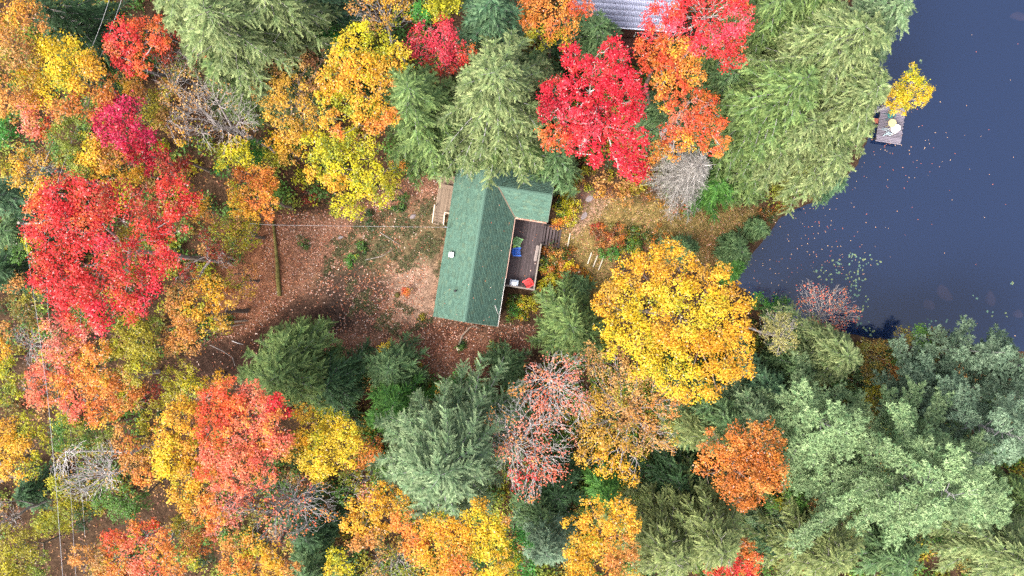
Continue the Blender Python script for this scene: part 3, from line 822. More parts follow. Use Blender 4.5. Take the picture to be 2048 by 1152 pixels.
# ------------------------------------------------------------------ chairs and other things on the deck
def plastic(name, c): return simple(name, c, 0.45, 0.05, 3, 0.5)
def adirondack(label, mat, loc, ang, group):
    r = empty("adirondack_chair", loc, label, "chair", group, ang); r.scale = (.86, .86, .9)      # faces local +y
    for i in range(6):
        t = i / 5
        MB().bar((-0.27, 0.30 - 0.46 * t, 0.37 - 0.13 * t), (0.27, 0.30 - 0.46 * t, 0.37 - 0.13 * t), 0.058, 0.022).build("seat_slat", mat, r)
    for i in range(7):
        a = (i - 3) * 0.085
        top = 0.98 - 0.018 * abs(i - 3) ** 2
        MB().bar((a * 0.85, -0.17, 0.24), (a * 1.12, -0.52, top), 0.056, 0.02, up=(0, 1, 0.4)).build("back_slat", mat, r)
    MB().bar((-0.3, -0.40, 0.72), (0.3, -0.40, 0.72), 0.03, 0.07).build("back_rail", mat, r)
    for s in (-1, 1):
        MB().hexa([(s * .33, .42, .55), (s * .47, .42, .55), (s * .42, -.42, .55), (s * .34, -.42, .55), (s * .33, .42, .578), (s * .47, .42, .578), (s * .42, -.42, .578), (s * .34, -.42, .578)] if s > 0 else
                  [(-.47, .42, .55), (-.33, .42, .55), (-.34, -.42, .55), (-.42, -.42, .55), (-.47, .42, .578), (-.33, .42, .578), (-.34, -.42, .578), (-.42, -.42, .578)]).build("armrest", mat, r)
        MB().box(s * .32 - .02, s * .32 + .02, .27, .37, 0, .55).build("leg", mat, r)
        MB().bar((s * .30, .33, .32), (s * .30, -.45, .04), .03, .11).build("leg", mat, r)
    return r
def face(dx, dy): return math.atan2(dy, dx) - math.pi / 2
g_ = "plastic armchairs on the cottage deck"
def at_deck(px, py, z=DZ + 0.45):
    q = P(px, py, z); return (q.x, q.y, DZ + 0.004)
adirondack("green slatted armchair by the cottage wall", plastic("sage_green_plastic", (112, 158, 96)), at_deck(1036, 484), face(0.9, -0.38), g_)
adirondack("blue slatted armchair by the cottage wall, below the green one", plastic("blue_plastic", (30, 98, 196)), at_deck(1034, 504), face(1, 0.03), g_)
adirondack("red slatted armchair at the deck's bottom corner", plastic("red_plastic", (236, 58, 56)), at_deck(1056, 567), face(-0.86, -0.5), g_)
q = P(1029, 494, DZ + .3)
st = empty("garden_stool", (q.x, q.y, DZ + 0.004), "tiny lime green round stool between the green and blue chairs", "stool")
lm = plastic("lime_plastic", (150, 186, 40))
MB().tube([(0, 0, .36), (0, 0, .38), (0, 0, .4)], [.14, .16, .15], 20).build("seat", lm, st)
for k in range(3):
    a = k * 2.094; MB().tube([(.1 * math.cos(a), .1 * math.sin(a), .36), (.15 * math.cos(a), .15 * math.sin(a), 0)], .018, 6).build("leg", lm, st)
q = P(1028, 566, DZ + .8)
ct = empty("deck_cart", (q.x, q.y, DZ + 0.004), "grey-framed cart with a white tray at the deck's lower left corner", "cart", None, HR + 0.02)
mg = plastic("slate_grey_plastic", (78, 92, 112)); mw = plastic("white_plastic", (228, 230, 234)); ml = plastic("light_grey_plastic", (170, 178, 186))
MB().box(-.38, .38, -.29, .29, .62, .70).build("tray_frame", mg, ct)
MB().box(-.22, .22, -.26, .10, .703, .78).build("lid", mw, ct)
for (a0, a1) in ((-.36, -.28), (-.22, .12), (.18, .34)): MB().box(a0, a1, .18, .24, .703, .73).build("handle", ml, ct)
for s in (-1, 1): MB().bar((s * .33, -.27, .715), (s * .33, .15, .715), .05, .03).build("side_rail", ml, ct)
for sx in (-.33, .33):
    for sy in (-.25, .25): MB().box(sx - .025, sx + .025, sy - .025, sy + .025, 0, .62).build("leg", mg, ct)
MB().box(-.34, .34, -.26, .26, .2, .23).build("shelf", mg, ct)
a = P(1076, 491, DZ + .45); b_ = P(1070, 522, DZ + .45)
bn = empty("plank_bench", ((a.x + b_.x) / 2, (a.y + b_.y) / 2, DZ + 0.004), "narrow weathered plank bench along the deck's right rail", "bench", None, face(a.x - b_.x, a.y - b_.y))
Lb = (a - b_).length / 2
MB().box(-.13, -.005, -Lb, Lb, .40, .45).build("seat_plank", M_BENCH, bn); MB().box(.005, .13, -Lb, Lb, .40, .448).build("seat_plank", M_BENCH, bn)
for s in (-1, 1): MB().box(-.11, .11, s * Lb * .75 - .03, s * Lb * .75 + .03, 0, .398).build("leg", M_BENCH, bn)

# timber steps set in the grassy slope
for i, (x0, y0, x1, y1, lb_) in enumerate(((1140, 467, 1135, 493, "pale timber step in the grass right beside the deck stair"), (1183, 505, 1175, 528, "pale timber step in the grass, first of the three together"),
                               (1195, 511, 1186, 534, "pale timber step in the grass, middle of the three together"), (1206, 517, 1197, 540, "pale timber step in the grass, farthest from the deck stair"))):
    a = P(x0, y0, -0.1); b_ = P(x1, y1, -0.1); za = gz(a.x, a.y); zb2 = gz(b_.x, b_.y); zc_ = max(za, zb2) + 0.07
    o = MB().bar((a.x, a.y, zc_), (b_.x, b_.y, zc_), 0.10, 0.14).build("timber_step", M_PORCH_RAIL if i == 9 else simple("grey_timber", (168, 158, 140), 0.9, 0.2, 6), None)
    tag(o, lb_, "step", "timber steps in the grassy slope")

# ------------------------------------------------------------------ neighbour's house at the top edge
NZ = 4.2
na = P(1140, 46.5, NZ); nb2 = P(1345, 62, NZ)
nr = math.atan2(nb2.y - na.y, nb2.x - na.x)
nh = empty("neighbour_house", (na.x, na.y, gz(na.x, na.y)), "house with a lavender-grey metal roof, cut by the top edge", "house", None, nr)
nz0 = nh.location.z; NL = 9.0; ND = 4.4; NP = 0.42; ez = NZ - nz0
rb_, cr_ = 0.145, 0.405
prof = []
for i in range(int(NL / rb_)):
    x = i * rb_; prof += [(x, 0), (x + 0.085, 0), (x + 0.10, 0.024), (x + 0.13, 0.024)]
prof.append((NL, 0))
for r in range(11):
    y0 = r * cr_; y1 = y0 + cr_ + 0.0
    z0_, z1_ = ez + y0 * NP + 0.042, ez + y1 * NP + 0.006
    Vv = [(x, y0, z0_ + h) for x, h in prof] + [(x, y1, z1_ + h) for x, h in prof] + [(x, y0, z0_ + h - 0.04) for x, h in prof]
    k = len(prof)
    Ff = [(i, i + 1, k + i + 1, k + i) for i in range(k - 1)] + [(2 * k + i, 2 * k + i + 1, i + 1, i) for i in range(k - 1)]
    link("roof_panel", np_mesh("roof_panel", Vv, Ff, M_NROOF), nh)
MB().hexa([(0, 0, ez - .1), (NL, 0, ez - .1), (NL, ND + .1, ez - .1 + (ND + .1) * NP), (0, ND + .1, ez - .1 + (ND + .1) * NP), (0, 0, ez), (NL, 0, ez), (NL, ND + .1, ez + (ND + .1) * NP), (0, ND + .1, ez + (ND + .1) * NP)]).build("roof", M_NROOF, nh)
MB().hexa([(0, ND + .11, ez - .1 + ND * NP), (NL, ND + .11, ez - .1 + ND * NP), (NL, 2 * ND, ez - .1), (0, 2 * ND, ez - .1), (0, ND + .11, ez + ND * NP + .04), (NL, ND + .11, ez + ND * NP + .04), (NL, 2 * ND, ez + .04), (0, 2 * ND, ez + .04)]).build("roof", M_NROOF, nh)
MB().box(0, NL, -0.1, -0.01, ez - 0.08, ez - 0.01).build("gutter", simple("pale_gutter", (186, 190, 205), 0.5, 0.1), nh)
MB().box(.4, NL - .4, .45, 2 * ND - .45, -.4, ez - .1).build("wall", M_NWALL, nh)
for (x0, x1) in ((3.2, 4.1), (5.9, 6.9)):
    w_ = MB().box(x0, x1, .40, .448, 1.1, 2.2).build("window", M_TRIM, nh)
    MB().box(x0 + .07, x1 - .07, .37, .398, 1.17, 2.13).build("pane", simple("window_glass", (40, 52, 60), 0.1, 0.05, 3, 0.6), w_)
ndk = MB()
for i in range(9): MB().box(4.6, 6.2, .34 - .14 * (i + 1), .34 - .14 * i - .01, 1.0, 1.04).build("deck_board", M_NWALL, nh)
MB().box(4.6, 6.2, -.9, .3, .75, .99).build("deck_frame", M_DECK_BASE, nh)

# ------------------------------------------------------------------ lake dock
KZ = -1.5
a = P(1751.5, 282, KZ)
dock = empty("lake_dock", (a.x, a.y, LAKE_Z), "weathered grey-violet plank dock on the lake under the yellow birch", "dock", None, HR)
dw = 50.5 / PPM(KZ); kz_ = KZ - LAKE_Z
for i in range(23):
    e0, e1 = rng.uniform(-.05, .04), rng.uniform(-.09, .02)
    MB().box(e0, dw + e1, i * .148 + .01, i * .148 + rng.uniform(.112, .13), kz_ - .04, kz_ + rng.uniform(-.004, .006)).build("plank", M_PLANK, dock)
for x in (.1, dw / 2, dw - .12): MB().box(x - .06, x + .06, 0.02, 3.38, kz_ - .22, kz_ - .045).build("dock_beam", M_DECK_BASE, dock)
for x in (.02, dw - .06):
    for y in (.3, 1.8, 3.2): MB().tube([(x, y, -1.4), (x, y, kz_ - .05)], .07, 8).build("dock_post", M_DECK_BASE, dock)
def on_dock(px, py, h): q = P(px, py, KZ + h); return (q.x, q.y, KZ + 0.007)
t = empty("round_table", on_dock(1785, 246, .7), "small round tan table on the dock", "table")
mt_ = plastic("tan_plastic", (172, 160, 112))
MB().tube([(0, 0, .66), (0, 0, .675), (0, 0, .70)], [.35, .385, .375], 32).build("table_top", mt_, t)
for k in range(4):
    a_ = k * math.pi / 2 + .6; MB().tube([(.2 * math.cos(a_), .2 * math.sin(a_), .66), (.3 * math.cos(a_), .3 * math.sin(a_), 0)], .022, 6).build("leg", mt_, t)
def garden_chair(label, mat, loc, ang):
    r = empty("garden_chair", loc, label, "chair", None, ang)
    s = MB(); s.tube([(0, 0, .40), (0, 0, .42), (0, 0, .435)], [.24, .27, .25], 20); s.build("seat", mat, r)
    bk = MB()
    n_ = 9
    for lvl in range(3):
        for i in range(n_ + 1):
            a_ = math.pi * (1.12 + 0.76 * i / n_); rr = .26 + .05 * lvl
            bk.v.append((rr * math.cos(a_), rr * math.sin(a_) - .02 * lvl, .45 + lvl * .2)); 
        
    for lvl in range(2):
        for i in range(n_): bk.f.append((lvl * (n_ + 1) + i, lvl * (n_ + 1) + i + 1, (lvl + 1) * (n_ + 1) + i + 1, (lvl + 1) * (n_ + 1) + i))
    bo = bk.build("backrest", mat, r, True); so = bo.modifiers.new("thick", 'SOLIDIFY'); so.thickness = .03
    for s_ in (-1, 1):
        MB().tube([(s_ * .30, -.14, .62), (s_ * .33, .1, .64), (s_ * .31, .27, .62)], [.028, .034, .028], 6).build("armrest", mat, r)
        MB().tube([(s_ * .31, .25, .62), (s_ * .33, .29, 0)], .026, 6).build("leg", mat, r)
        MB().tube([(s_ * .26, -.12, .5), (s_ * .30, -.32, 0)], .026, 6).build("leg", mat, r)
    return r
garden_chair("white rounded plastic chair pushed against the round dock table", plastic("white_resin", (226, 222, 212)), on_dock(1788, 259, .45), face(-.8, -.55))
garden_chair("dark teal plastic chair at the birch end of the dock", plastic("teal_resin", (24, 98, 92)), on_dock(1781, 230, .45), face(.25, -1))
fl = empty("folding_frame", on_dock(1776, 264, .4), "pale blue metal folding chair frame lying beside the white dock chair", "chair frame", None, 0)
mf = simple("pale_blue_metal", (176, 200, 204), 0.4, .05, 5, .5, .2)
q0 = fl.location
def fp(px, py, h): q = P(px, py, KZ + h); return (q.x - q0.x, q.y - q0.y, h)
for nm, pts in (("seat_tube", [(1768, 257, .35), (1778, 259, .4), (1777, 265, .4), (1766, 271, .1)]), ("seat_tube", [(1763, 259, .1), (1774, 261, .35), (1773, 266, .38), (1784, 268, .35)]),
                ("back_tube", [(1777, 265, .4), (1785, 267.5, .45), (1781, 271, .42), (1774, 268, .38)]), ("leg", [(1774, 268, .36), (1766, 271.5, .03)]), ("leg", [(1768, 257, .34), (1764, 256, .03)])):
    MB().tube([fp(*p) for p in pts], .022, 6).build(nm, mf, fl)
rs = MB(); q = P(1752.5, 241, -1.55)
o = empty("landing_step", (q.x, q.y, -2.0), "rusty brown board step between the shore and the dock", "step", None, HR)
mr_ = simple("rust_brown_wood", (132, 74, 60), .9, .2)
for i in range(3): MB().box(-.22, .22, -.2 + i * .14, -.075 + i * .14, .38, .43).build("tread_board", mr_, o)
for s in (-1, 1): MB().box(s * .18 - .03, s * .18 + .03, -.2, .2, 0, .378).build("side_board", mr_, o)
# ------------------------------------------------------------------ broadleaf trees
D = deciduous
D("tall tan and orange tree filling the top left corner of the photo", 13, [(15, 15, 62, 'OY'), (25, 75, 52, 'OT'), (28, 140, 58, 'TN'), (15, 195, 42, 'OT'), (60, 40, 34, 'OT')], 0.8, twig=60)
D("round golden yellow tree left of the double wires, orange-brown on its right side", 12, [(115, 125, 52, 'YL'), (85, 165, 42, 'YO'), (150, 120, 40, 'YL'), (125, 180, 48, 'YL'), (175, 150, 40, 'YO'), (205, 180, 40, 'OB'), (165, 205, 34, 'OB'), (120, 215, 25, 'OT')], 1.0)
D("small salmon pink tree with orange lower side, near the left edge", 10, [(62, 212, 26, 'SM'), (85, 225, 28, 'CO'), (70, 250, 25, 'SM'), (100, 255, 26, 'RO')], 0.9)
D("narrow olive green tree between the salmon tree and the magenta tree", 10, [(165, 232, 26, 'LG'), (145, 262, 32, 'LG'), (128, 292, 34, 'LG'), (150, 320, 30, 'LG'), (162, 345, 18, 'LG')], 1.1, leaf=0.1)
D("magenta maple with a dark red tail trailing to the lower right", 12, [(228, 232, 36, 'MG'), (258, 228, 32, 'MG'), (215, 265, 26, 'MG'), (255, 268, 36, 'MG'), (290, 280, 28, 'MG'), (275, 305, 24, 'CD'), (310, 305, 26, 'CD'), (330, 330, 22, 'RB'), (305, 335, 18, 'CD'), (362, 335, 22, 'RB', -4)], 1.0)
D("soft orange and yellow maple directly under the magenta maple", 10, [(185, 285, 22, 'OY'), (190, 315, 34, 'OY'), (225, 325, 36, 'OT'), (215, 350, 26, 'OY'), (262, 335, 30, 'YO'), (275, 355, 18, 'YO')], 1.0)
D("half-bare golden tree with purple-brown twigs near the left edge", 9, [(45, 320, 28, 'TY'), (60, 350, 34, 'YO'), (75, 380, 26, 'YL'), (90, 340, 34, 'TY'), (105, 310, 28, 'BN'), (120, 345, 22, 'BN')], 0.55, twig=320, bark=M_BARK_DARK)
D("huge spreading red maple at left, the largest red crown", 14, [(80, 425, 36, 'RO'), (130, 400, 44, 'PR'), (185, 395, 44, 'PR'), (240, 410, 46, 'RD'), (110, 460, 48, 'PR'), (170, 455, 52, 'PR'), (235, 460, 48, 'PK'), (290, 445, 42, 'RD'), (290, 400, 38, 'RB'), (345, 385, 34, 'RD'), (380, 410, 28, 'RD'), (120, 520, 44, 'RD'), (180, 515, 48, 'PR'), (240, 520, 44, 'RD'), (300, 500, 40, 'RD'), (345, 490, 30, 'PR'), (340, 525, 28, 'RD'), (355, 440, 28, 'RD'), (95, 555, 34, 'PR'), (140, 575, 42, 'PR'), (200, 570, 44, 'RD'), (260, 570, 38, 'RD'), (300, 560, 34, 'CR'), (155, 625, 36, 'PR'), (205, 625, 36, 'CR'), (255, 615, 34, 'PR'), (285, 610, 22, 'PK'), (260, 480, 28, 'OL', -1.5), (270, 545, 20, 'OL', -1.5)], 0.9, 0.95, twig=260, bark=M_BARK_PALE, white=0.06)
D("bright scarlet maple beside the double wires, with an orange right flank", 12, [(245, 65, 28, 'PR'), (232, 95, 22, 'CO'), (262, 90, 28, 'PR'), (250, 120, 22, 'PR'), (280, 60, 24, 'RO'), (310, 60, 26, 'RO'), (318, 90, 22, 'RO'), (285, 115, 24, 'RO'), (290, 140, 18, 'RO'), (215, 75, 9, 'PR'), (260, 138, 14, 'PR')], 0.9, bark=M_BARK_DARK)
D("thin dusky red tree hugging the right side of the bright scarlet maple", 10, [(345, 85, 26, 'RB'), (335, 115, 26, 'RB'), (400, 110, 16, 'RO'), (370, 130, 22, 'BN')], 0.45, twig=160, bark=M_BARK_PALE)
D("small soft orange tree below the scarlet maple", 9, [(268, 160, 20, 'OY'), (278, 185, 20, 'OT'), (262, 178, 14, 'YO')], 0.9)
D("mottled olive and brown tree between orange clumps, upper left", 7.5, [(310, 205, 30, 'OL'), (335, 185, 26, 'OT'), (300, 235, 26, 'OL'), (335, 240, 26, 'TN')], 0.55, twig=80)
D("thin tan-leaved tree with pale bare limbs, upper left", 11, [(335, 150, 32, 'TN'), (370, 165, 34, 'TN'), (395, 195, 30, 'TN'), (350, 195, 28, 'TN'), (350, 250, 22, 'OT'), (365, 275, 18, 'YO')], 0.28, twig=420, bark=M_BARK_PALE, bare=0.2)
D("bare grey-twigged tree above the bright yellow little tree", 12, [(430, 215, 55, 'TN'), (470, 235, 45, 'TN'), (390, 235, 40, 'TN'), (440, 265, 42, 'OT'), (495, 255, 24, 'TN')], 0.10, twig=1000, bare=0.5, bark=M_BARK_PALE, rt=0.012)
D("tan and gold tree left of the tall two-tone maple", 11, [(545, 140, 32, 'TN'), (590, 125, 32, 'TN'), (630, 115, 24, 'BN'), (535, 175, 32, 'OT'), (580, 180, 38, 'TY'), (615, 165, 28, 'TN'), (560, 220, 34, 'TY'), (600, 225, 34, 'TY'), (575, 258, 28, 'TY'), (610, 262, 24, 'YO')], 0.62, twig=200)
D("small golden tree under the tan and gold tree", 8, [(555, 290, 22, 'YO'), (590, 295, 24, 'YO'), (575, 315, 18, 'TY')], 0.7)
D("tall two-tone maple, orange and yellow, upper centre left", 14, [(722, 68, 28, 'YB'), (700, 95, 32, 'YL'), (750, 95, 34, 'YG'), (790, 110, 26, 'YL'), (680, 120, 26, 'OY'), (725, 130, 36, 'YO'), (770, 140, 32, 'YO'), (800, 145, 22, 'OY'), (660, 160, 26, 'OY'), (700, 165, 34, 'OY'), (745, 170, 32, 'OY'), (788, 165, 18, 'OT'), (650, 195, 20, 'OY'), (695, 205, 26, 'YG'), (730, 210, 28, 'OY'), (765, 225, 24, 'OY'), (785, 235, 18, 'OR'), (750, 250, 20, 'OR'), (660, 240, 22, 'OY'), (675, 262, 16, 'OR'), (720, 240, 18, 'YO')], 1.0)
D("lime and yellow maple leaning over the leafy yard, below the two-tone maple", 11, [(630, 290, 30, 'YB'), (665, 300, 32, 'YG'), (700, 280, 26, 'YG'), (735, 290, 26, 'YG'), (645, 330, 32, 'YG'), (690, 330, 36, 'YB'), (730, 330, 30, 'YG'), (625, 345, 18, 'YO'), (670, 360, 26, 'YO'), (715, 360, 32, 'YB'), (745, 350, 22, 'YB'), (730, 385, 18, 'YL')], 1.0)
D("low yellow-green sapling at the top edge of the leafy yard", 6, [(690, 410, 26, 'YB'), (715, 425, 16, 'YG'), (672, 425, 12, 'YG')], 0.9)
D("loose yellow-green tree beside the west porch and the hemlocks", 7, [(780, 360, 24, 'YG'), (765, 385, 24, 'YG'), (795, 340, 18, 'YG'), (770, 405, 14, 'YB'), (805, 332, 8, 'OR')], 0.65)
D("bright lemon yellow little tree with green skirt", 9, [(470, 300, 26, 'YB'), (460, 322, 24, 'YB'), (490, 318, 22, 'YB'), (505, 295, 20, 'GB', -2), (515, 315, 18, 'GB', -2), (450, 340, 18, 'GB', -2), (440, 300, 12, 'YG', -1)], 1.0)
D("orange tree at the top left corner of the leafy yard", 9, [(490, 355, 24, 'OB'), (520, 345, 24, 'OR'), (535, 370, 20, 'OR'), (480, 385, 26, 'OY'), (510, 390, 26, 'OR'), (540, 405, 16, 'OR'), (475, 415, 18, 'OY'), (505, 420, 20, 'OY'), (540, 430, 12, 'OR')], 0.9)
D("yellow-green understorey tree left of the mossy log", 5.5, [(445, 460, 24, 'YG'), (475, 450, 24, 'YG'), (470, 485, 24, 'OL'), (500, 480, 20, 'YG'), (505, 455, 16, 'OL')], 0.55, twig=60)
D("small orange tree on the right rim of the huge red maple", 8, [(405, 410, 20, 'YO'), (420, 435, 14, 'OT'), (395, 435, 12, 'YO')], 0.8)
D("round pink-red maple above the pair of hemlocks, upper centre", 11, [(848, 70, 30, 'PK'), (880, 70, 32, 'PK'), (905, 90, 28, 'PK'), (845, 100, 28, 'PK'), (885, 108, 32, 'PK'), (925, 110, 22, 'RD'), (870, 130, 24, 'RD'), (905, 130, 22, 'RD'), (940, 102, 14, 'RO'), (890, 45, 16, 'PK')], 0.72, twig=200, white=0.08)
D("orange-leaved tree with dark bare twigs at the top edge", 11, [(790, 15, 34, 'OY'), (755, 10, 30, 'YO'), (815, 25, 18, 'OY'), (770, 45, 22, 'OY'), (720, 15, 26, 'OT'), (745, 50, 22, 'TN')], 0.42, twig=300, bark=M_BARK_DARK)
D("yellow-green tree at the top edge next to the pink-red maple", 11, [(865, 5, 36, 'YG'), (845, 30, 24, 'GB'), (895, 5, 26, 'YG'), (880, 28, 18, 'YG')], 0.95)
D("orange and gold tree touching the lavender roof", 11, [(1075, 15, 34, 'OR'), (1110, 10, 38, 'OR'), (1150, 15, 32, 'RO'), (1065, 45, 26, 'OB'), (1100, 45, 34, 'OR'), (1140, 45, 28, 'OR'), (1080, 75, 24, 'YG'), (1115, 75, 24, 'OY'), (1060, 65, 16, 'YG', -3), (1130, 85, 16, 'YG'), (1175, 22, 14, 'SM')], 0.8)
D("crimson star-shaped maple, the reddest crown, right of the pair of hemlocks", 14, [(1225, 95, 22, 'CR'), (1212, 118, 22, 'CR'), (1240, 122, 24, 'CR'), (1140, 110, 22, 'CR'), (1128, 122, 12, 'CR'), (1165, 130, 26, 'CR'), (1200, 145, 28, 'CR'), (1235, 155, 28, 'CR'), (1265, 160, 22, 'CR'), (1280, 175, 16, 'PK'), (1108, 180, 24, 'CR'), (1090, 185, 18, 'CR'), (1140, 180, 24, 'CR'), (1175, 180, 30, 'CR'), (1215, 190, 30, 'CR'), (1255, 200, 26, 'CR'), (1275, 205, 16, 'CR'), (1100, 218, 24, 'CD'), (1090, 228, 18, 'CD'), (1130, 225, 26, 'PK'), (1165, 220, 24, 'CR'), (1205, 230, 26, 'CD'), (1245, 240, 28, 'CR'), (1275, 232, 16, 'CR'), (1110, 275, 26, 'RO'), (1092, 290, 14, 'RO'), (1140, 265, 24, 'CR'), (1140, 290, 20, 'PR'), (1175, 270, 28, 'PK'), (1180, 300, 26, 'CR'), (1195, 320, 16, 'CR'), (1220, 265, 28, 'PR'), (1250, 280, 28, 'CR'), (1285, 275, 20, 'CR'), (1240, 310, 24, 'CR'), (1265, 320, 26, 'CR'), (1270, 345, 20, 'CR'), (1285, 348, 10, 'CR'), (1250, 335, 18, 'CR')], 1.05, 1.0, white=0.05, twig=100, bark=M_BARK_WHITE)
D("pink-red maple with ash grey limbs in the top right forest", 14, [(1305, 40, 26, 'PR'), (1330, 15, 30, 'PR'), (1370, 10, 34, 'PR'), (1410, 5, 32, 'PR'), (1455, 5, 34, 'PR'), (1490, 20, 18, 'PR'), (1345, 55, 28, 'PK'), (1300, 70, 16, 'PR'), (1395, 60, 26, 'PR'), (1470, 45, 32, 'PK'), (1490, 60, 14, 'PR'), (1430, 70, 30, 'PK'), (1400, 95, 22, 'PK'), (1440, 105, 26, 'PR'), (1470, 90, 22, 'PR'), (1475, 122, 16, 'RD'), (1450, 130, 12, 'RD'), (1325, 80, 18, 'RO')], 0.85, twig=380, bark=M_BARK_WHITE, rt=0.013)
D("orange-red maple between the crimson maple and the ash-limbed maple", 13, [(1285, 100, 20, 'RO'), (1315, 105, 26, 'RO'), (1350, 100, 28, 'OR'), (1380, 120, 26, 'OR'), (1300, 125, 22, 'RO'), (1335, 135, 30, 'RO'), (1370, 150, 28, 'OR'), (1395, 155, 16, 'OR'), (1330, 165, 24, 'OR'), (1320, 185, 16, 'OR'), (1360, 180, 18, 'RO'), (1340, 205, 16, 'RO'), (1330, 215, 10, 'OR')], 0.95)
D("red-orange maple just above the bleached dead tree", 11, [(1400, 195, 20, 'RO'), (1425, 200, 14, 'RO'), (1385, 220, 26, 'CO'), (1415, 230, 26, 'RO'), (1360, 245, 24, 'CO'), (1395, 255, 26, 'RO'), (1435, 255, 20, 'RO'), (1335, 270, 22, 'RO'), (1365, 285, 22, 'OR'), (1320, 300, 20, 'OR'), (1425, 285, 22, 'RO'), (1448, 285, 14, 'OR'), (1345, 310, 12, 'OR'), (1440, 308, 10, 'OR'), (1305, 318, 10, 'OR')], 0.8, twig=180, bark=M_BARK_PALE)
D("airy yellow tree leaning over the lake dock", 7, [(1825, 150, 16, 'YB'), (1820, 170, 22, 'YL'), (1845, 185, 18, 'YL'), (1820, 195, 24, 'YL'), (1795, 200, 22, 'YL'), (1785, 215, 16, 'YL'), (1840, 205, 14, 'YL'), (1805, 218, 14, 'YL'), (1775, 195, 12, 'YO'), (1825, 132, 8, 'YL'), (1800, 182, 20, 'YL'), (1835, 165, 16, 'YB'), (1850, 195, 10, 'YL')], 1.0, twig=90, bark=M_BARK_WHITE, leaf=0.13, name="birch_tree")
D("giant golden yellow maple between cottage and lake", 13, [(1270, 520, 26, 'YO'), (1300, 510, 26, 'YO'), (1340, 500, 22, 'YO'), (1365, 520, 24, 'YO'), (1330, 545, 32, 'YO'), (1290, 560, 34, 'YO'), (1245, 550, 22, 'YO'), (1220, 580, 22, 'TY'), (1195, 600, 16, 'YO'), (1250, 590, 34, 'YL'), (1215, 620, 24, 'YO'), (1210, 655, 22, 'YL'), (1250, 640, 36, 'YL'), (1300, 610, 40, 'YL'), (1350, 590, 38, 'YL'), (1395, 560, 34, 'YO'), (1400, 540, 22, 'YO'), (1440, 570, 30, 'YO'), (1445, 540, 16, 'YO'), (1475, 600, 30, 'YO'), (1430, 620, 36, 'YL'), (1380, 640, 38, 'YL'), (1330, 660, 38, 'YO'), (1280, 680, 36, 'YL'), (1240, 690, 26, 'YL'), (1290, 720, 34, 'YL'), (1340, 715, 36, 'YL'), (1390, 700, 38, 'YO'), (1440, 680, 36, 'YO'), (1480, 650, 26, 'YO'), (1485, 690, 24, 'OY'), (1480, 735, 26, 'YO'), (1440, 740, 34, 'YO'), (1390, 760, 34, 'YL'), (1340, 765, 28, 'YL'), (1420, 780, 22, 'YO'), (1375, 790, 18, 'YO')], 0.9, 1.0, twig=80)
D("brown-gold half-bare tree below the giant yellow maple", 11, [(1185, 715, 26, 'TN'), (1225, 720, 30, 'TN'), (1265, 740, 32, 'TN'), (1205, 760, 34, 'TN'), (1250, 780, 36, 'TN'), (1300, 780, 34, 'TN'), (1345, 790, 24, 'OT'), (1200, 810, 34, 'TY'), (1245, 830, 38, 'TN'), (1295, 830, 36, 'OT'), (1340, 820, 20, 'OT'), (1180, 860, 28, 'TY'), (1230, 880, 36, 'TY'), (1280, 880, 34, 'TN'), (1325, 870, 28, 'TN'), (1170, 910, 24, 'TY'), (1215, 925, 28, 'YO'), (1255, 940, 24, 'YO'), (1265, 960, 14, 'YO'), (1345, 890, 16, 'TN')], 0.5, twig=700, bark=M_BARK_PALE)
D("silvery bare-branched red tree left of the brown-gold tree, longer lower fan", 12, [(1060, 835, 50, 'SM'), (1025, 860, 42, 'OT'), (1075, 885, 50, 'CO'), (1035, 905, 44, 'SM'), (1095, 925, 40, 'CO'), (1050, 950, 38, 'PR'), (1110, 875, 42, 'SM'), (998, 835, 24, 'OT'), (1060, 985, 22, 'CO'), (1000, 880, 26, 'SM')], 0.2, twig=1500, bare=0.3, bark=M_BARK_WHITE, rt=0.0115)
D("upper salmon-leaved tree with silver branches, below the round light green conifer", 12, [(1120, 745, 40, 'SM'), (1090, 775, 42, 'CO'), (1130, 790, 42, 'SM'), (1155, 815, 34, 'SM'), (1100, 812, 38, 'CO'), (1070, 745, 22, 'SM'), (1040, 785, 24, 'OT'), (1150, 730, 24, 'SM')], 0.24, twig=1100, bare=0.25, bark=M_BARK_WHITE, rt=0.0115)
D("burnt orange round tree beside the big white pine", 12, [(1490, 870, 30, 'OB'), (1530, 865, 26, 'OB'), (1555, 880, 18, 'OB'), (1455, 895, 26, 'OB'), (1415, 900, 22, 'OB'), (1430, 925, 30, 'OR'), (1475, 915, 36, 'OB'), (1520, 910, 34, 'OB'), (1550, 930, 24, 'OB'), (1400, 935, 16, 'OB'), (1445, 955, 28, 'OB'), (1490, 955, 36, 'OB'), (1530, 955, 28, 'OB'), (1560, 965, 16, 'OB'), (1470, 985, 26, 'OB'), (1505, 990, 24, 'OB'), (1485, 1008, 14, 'OB'), (1420, 860, 10, 'OR')], 0.85, twig=160)
D("big coral pink maple with a red-orange top, lower left", 14, [(430, 795, 30, 'RO'), (465, 785, 30, 'RO'), (505, 790, 28, 'CO'), (545, 805, 24, 'PR'), (570, 825, 14, 'PR'), (425, 830, 28, 'RO'), (465, 830, 34, 'RO'), (510, 830, 34, 'CO'), (550, 850, 30, 'CO'), (430, 870, 32, 'RO'), (475, 870, 38, 'CO'), (520, 880, 36, 'CO'), (560, 885, 26, 'CO'), (435, 910, 32, 'CO'), (480, 920, 36, 'CO'), (525, 925, 34, 'CO'), (440, 955, 26, 'CO'), (485, 960, 30, 'CO'), (535, 955, 24, 'CO'), (410, 945, 20, 'RO')], 1.0, 1.05)
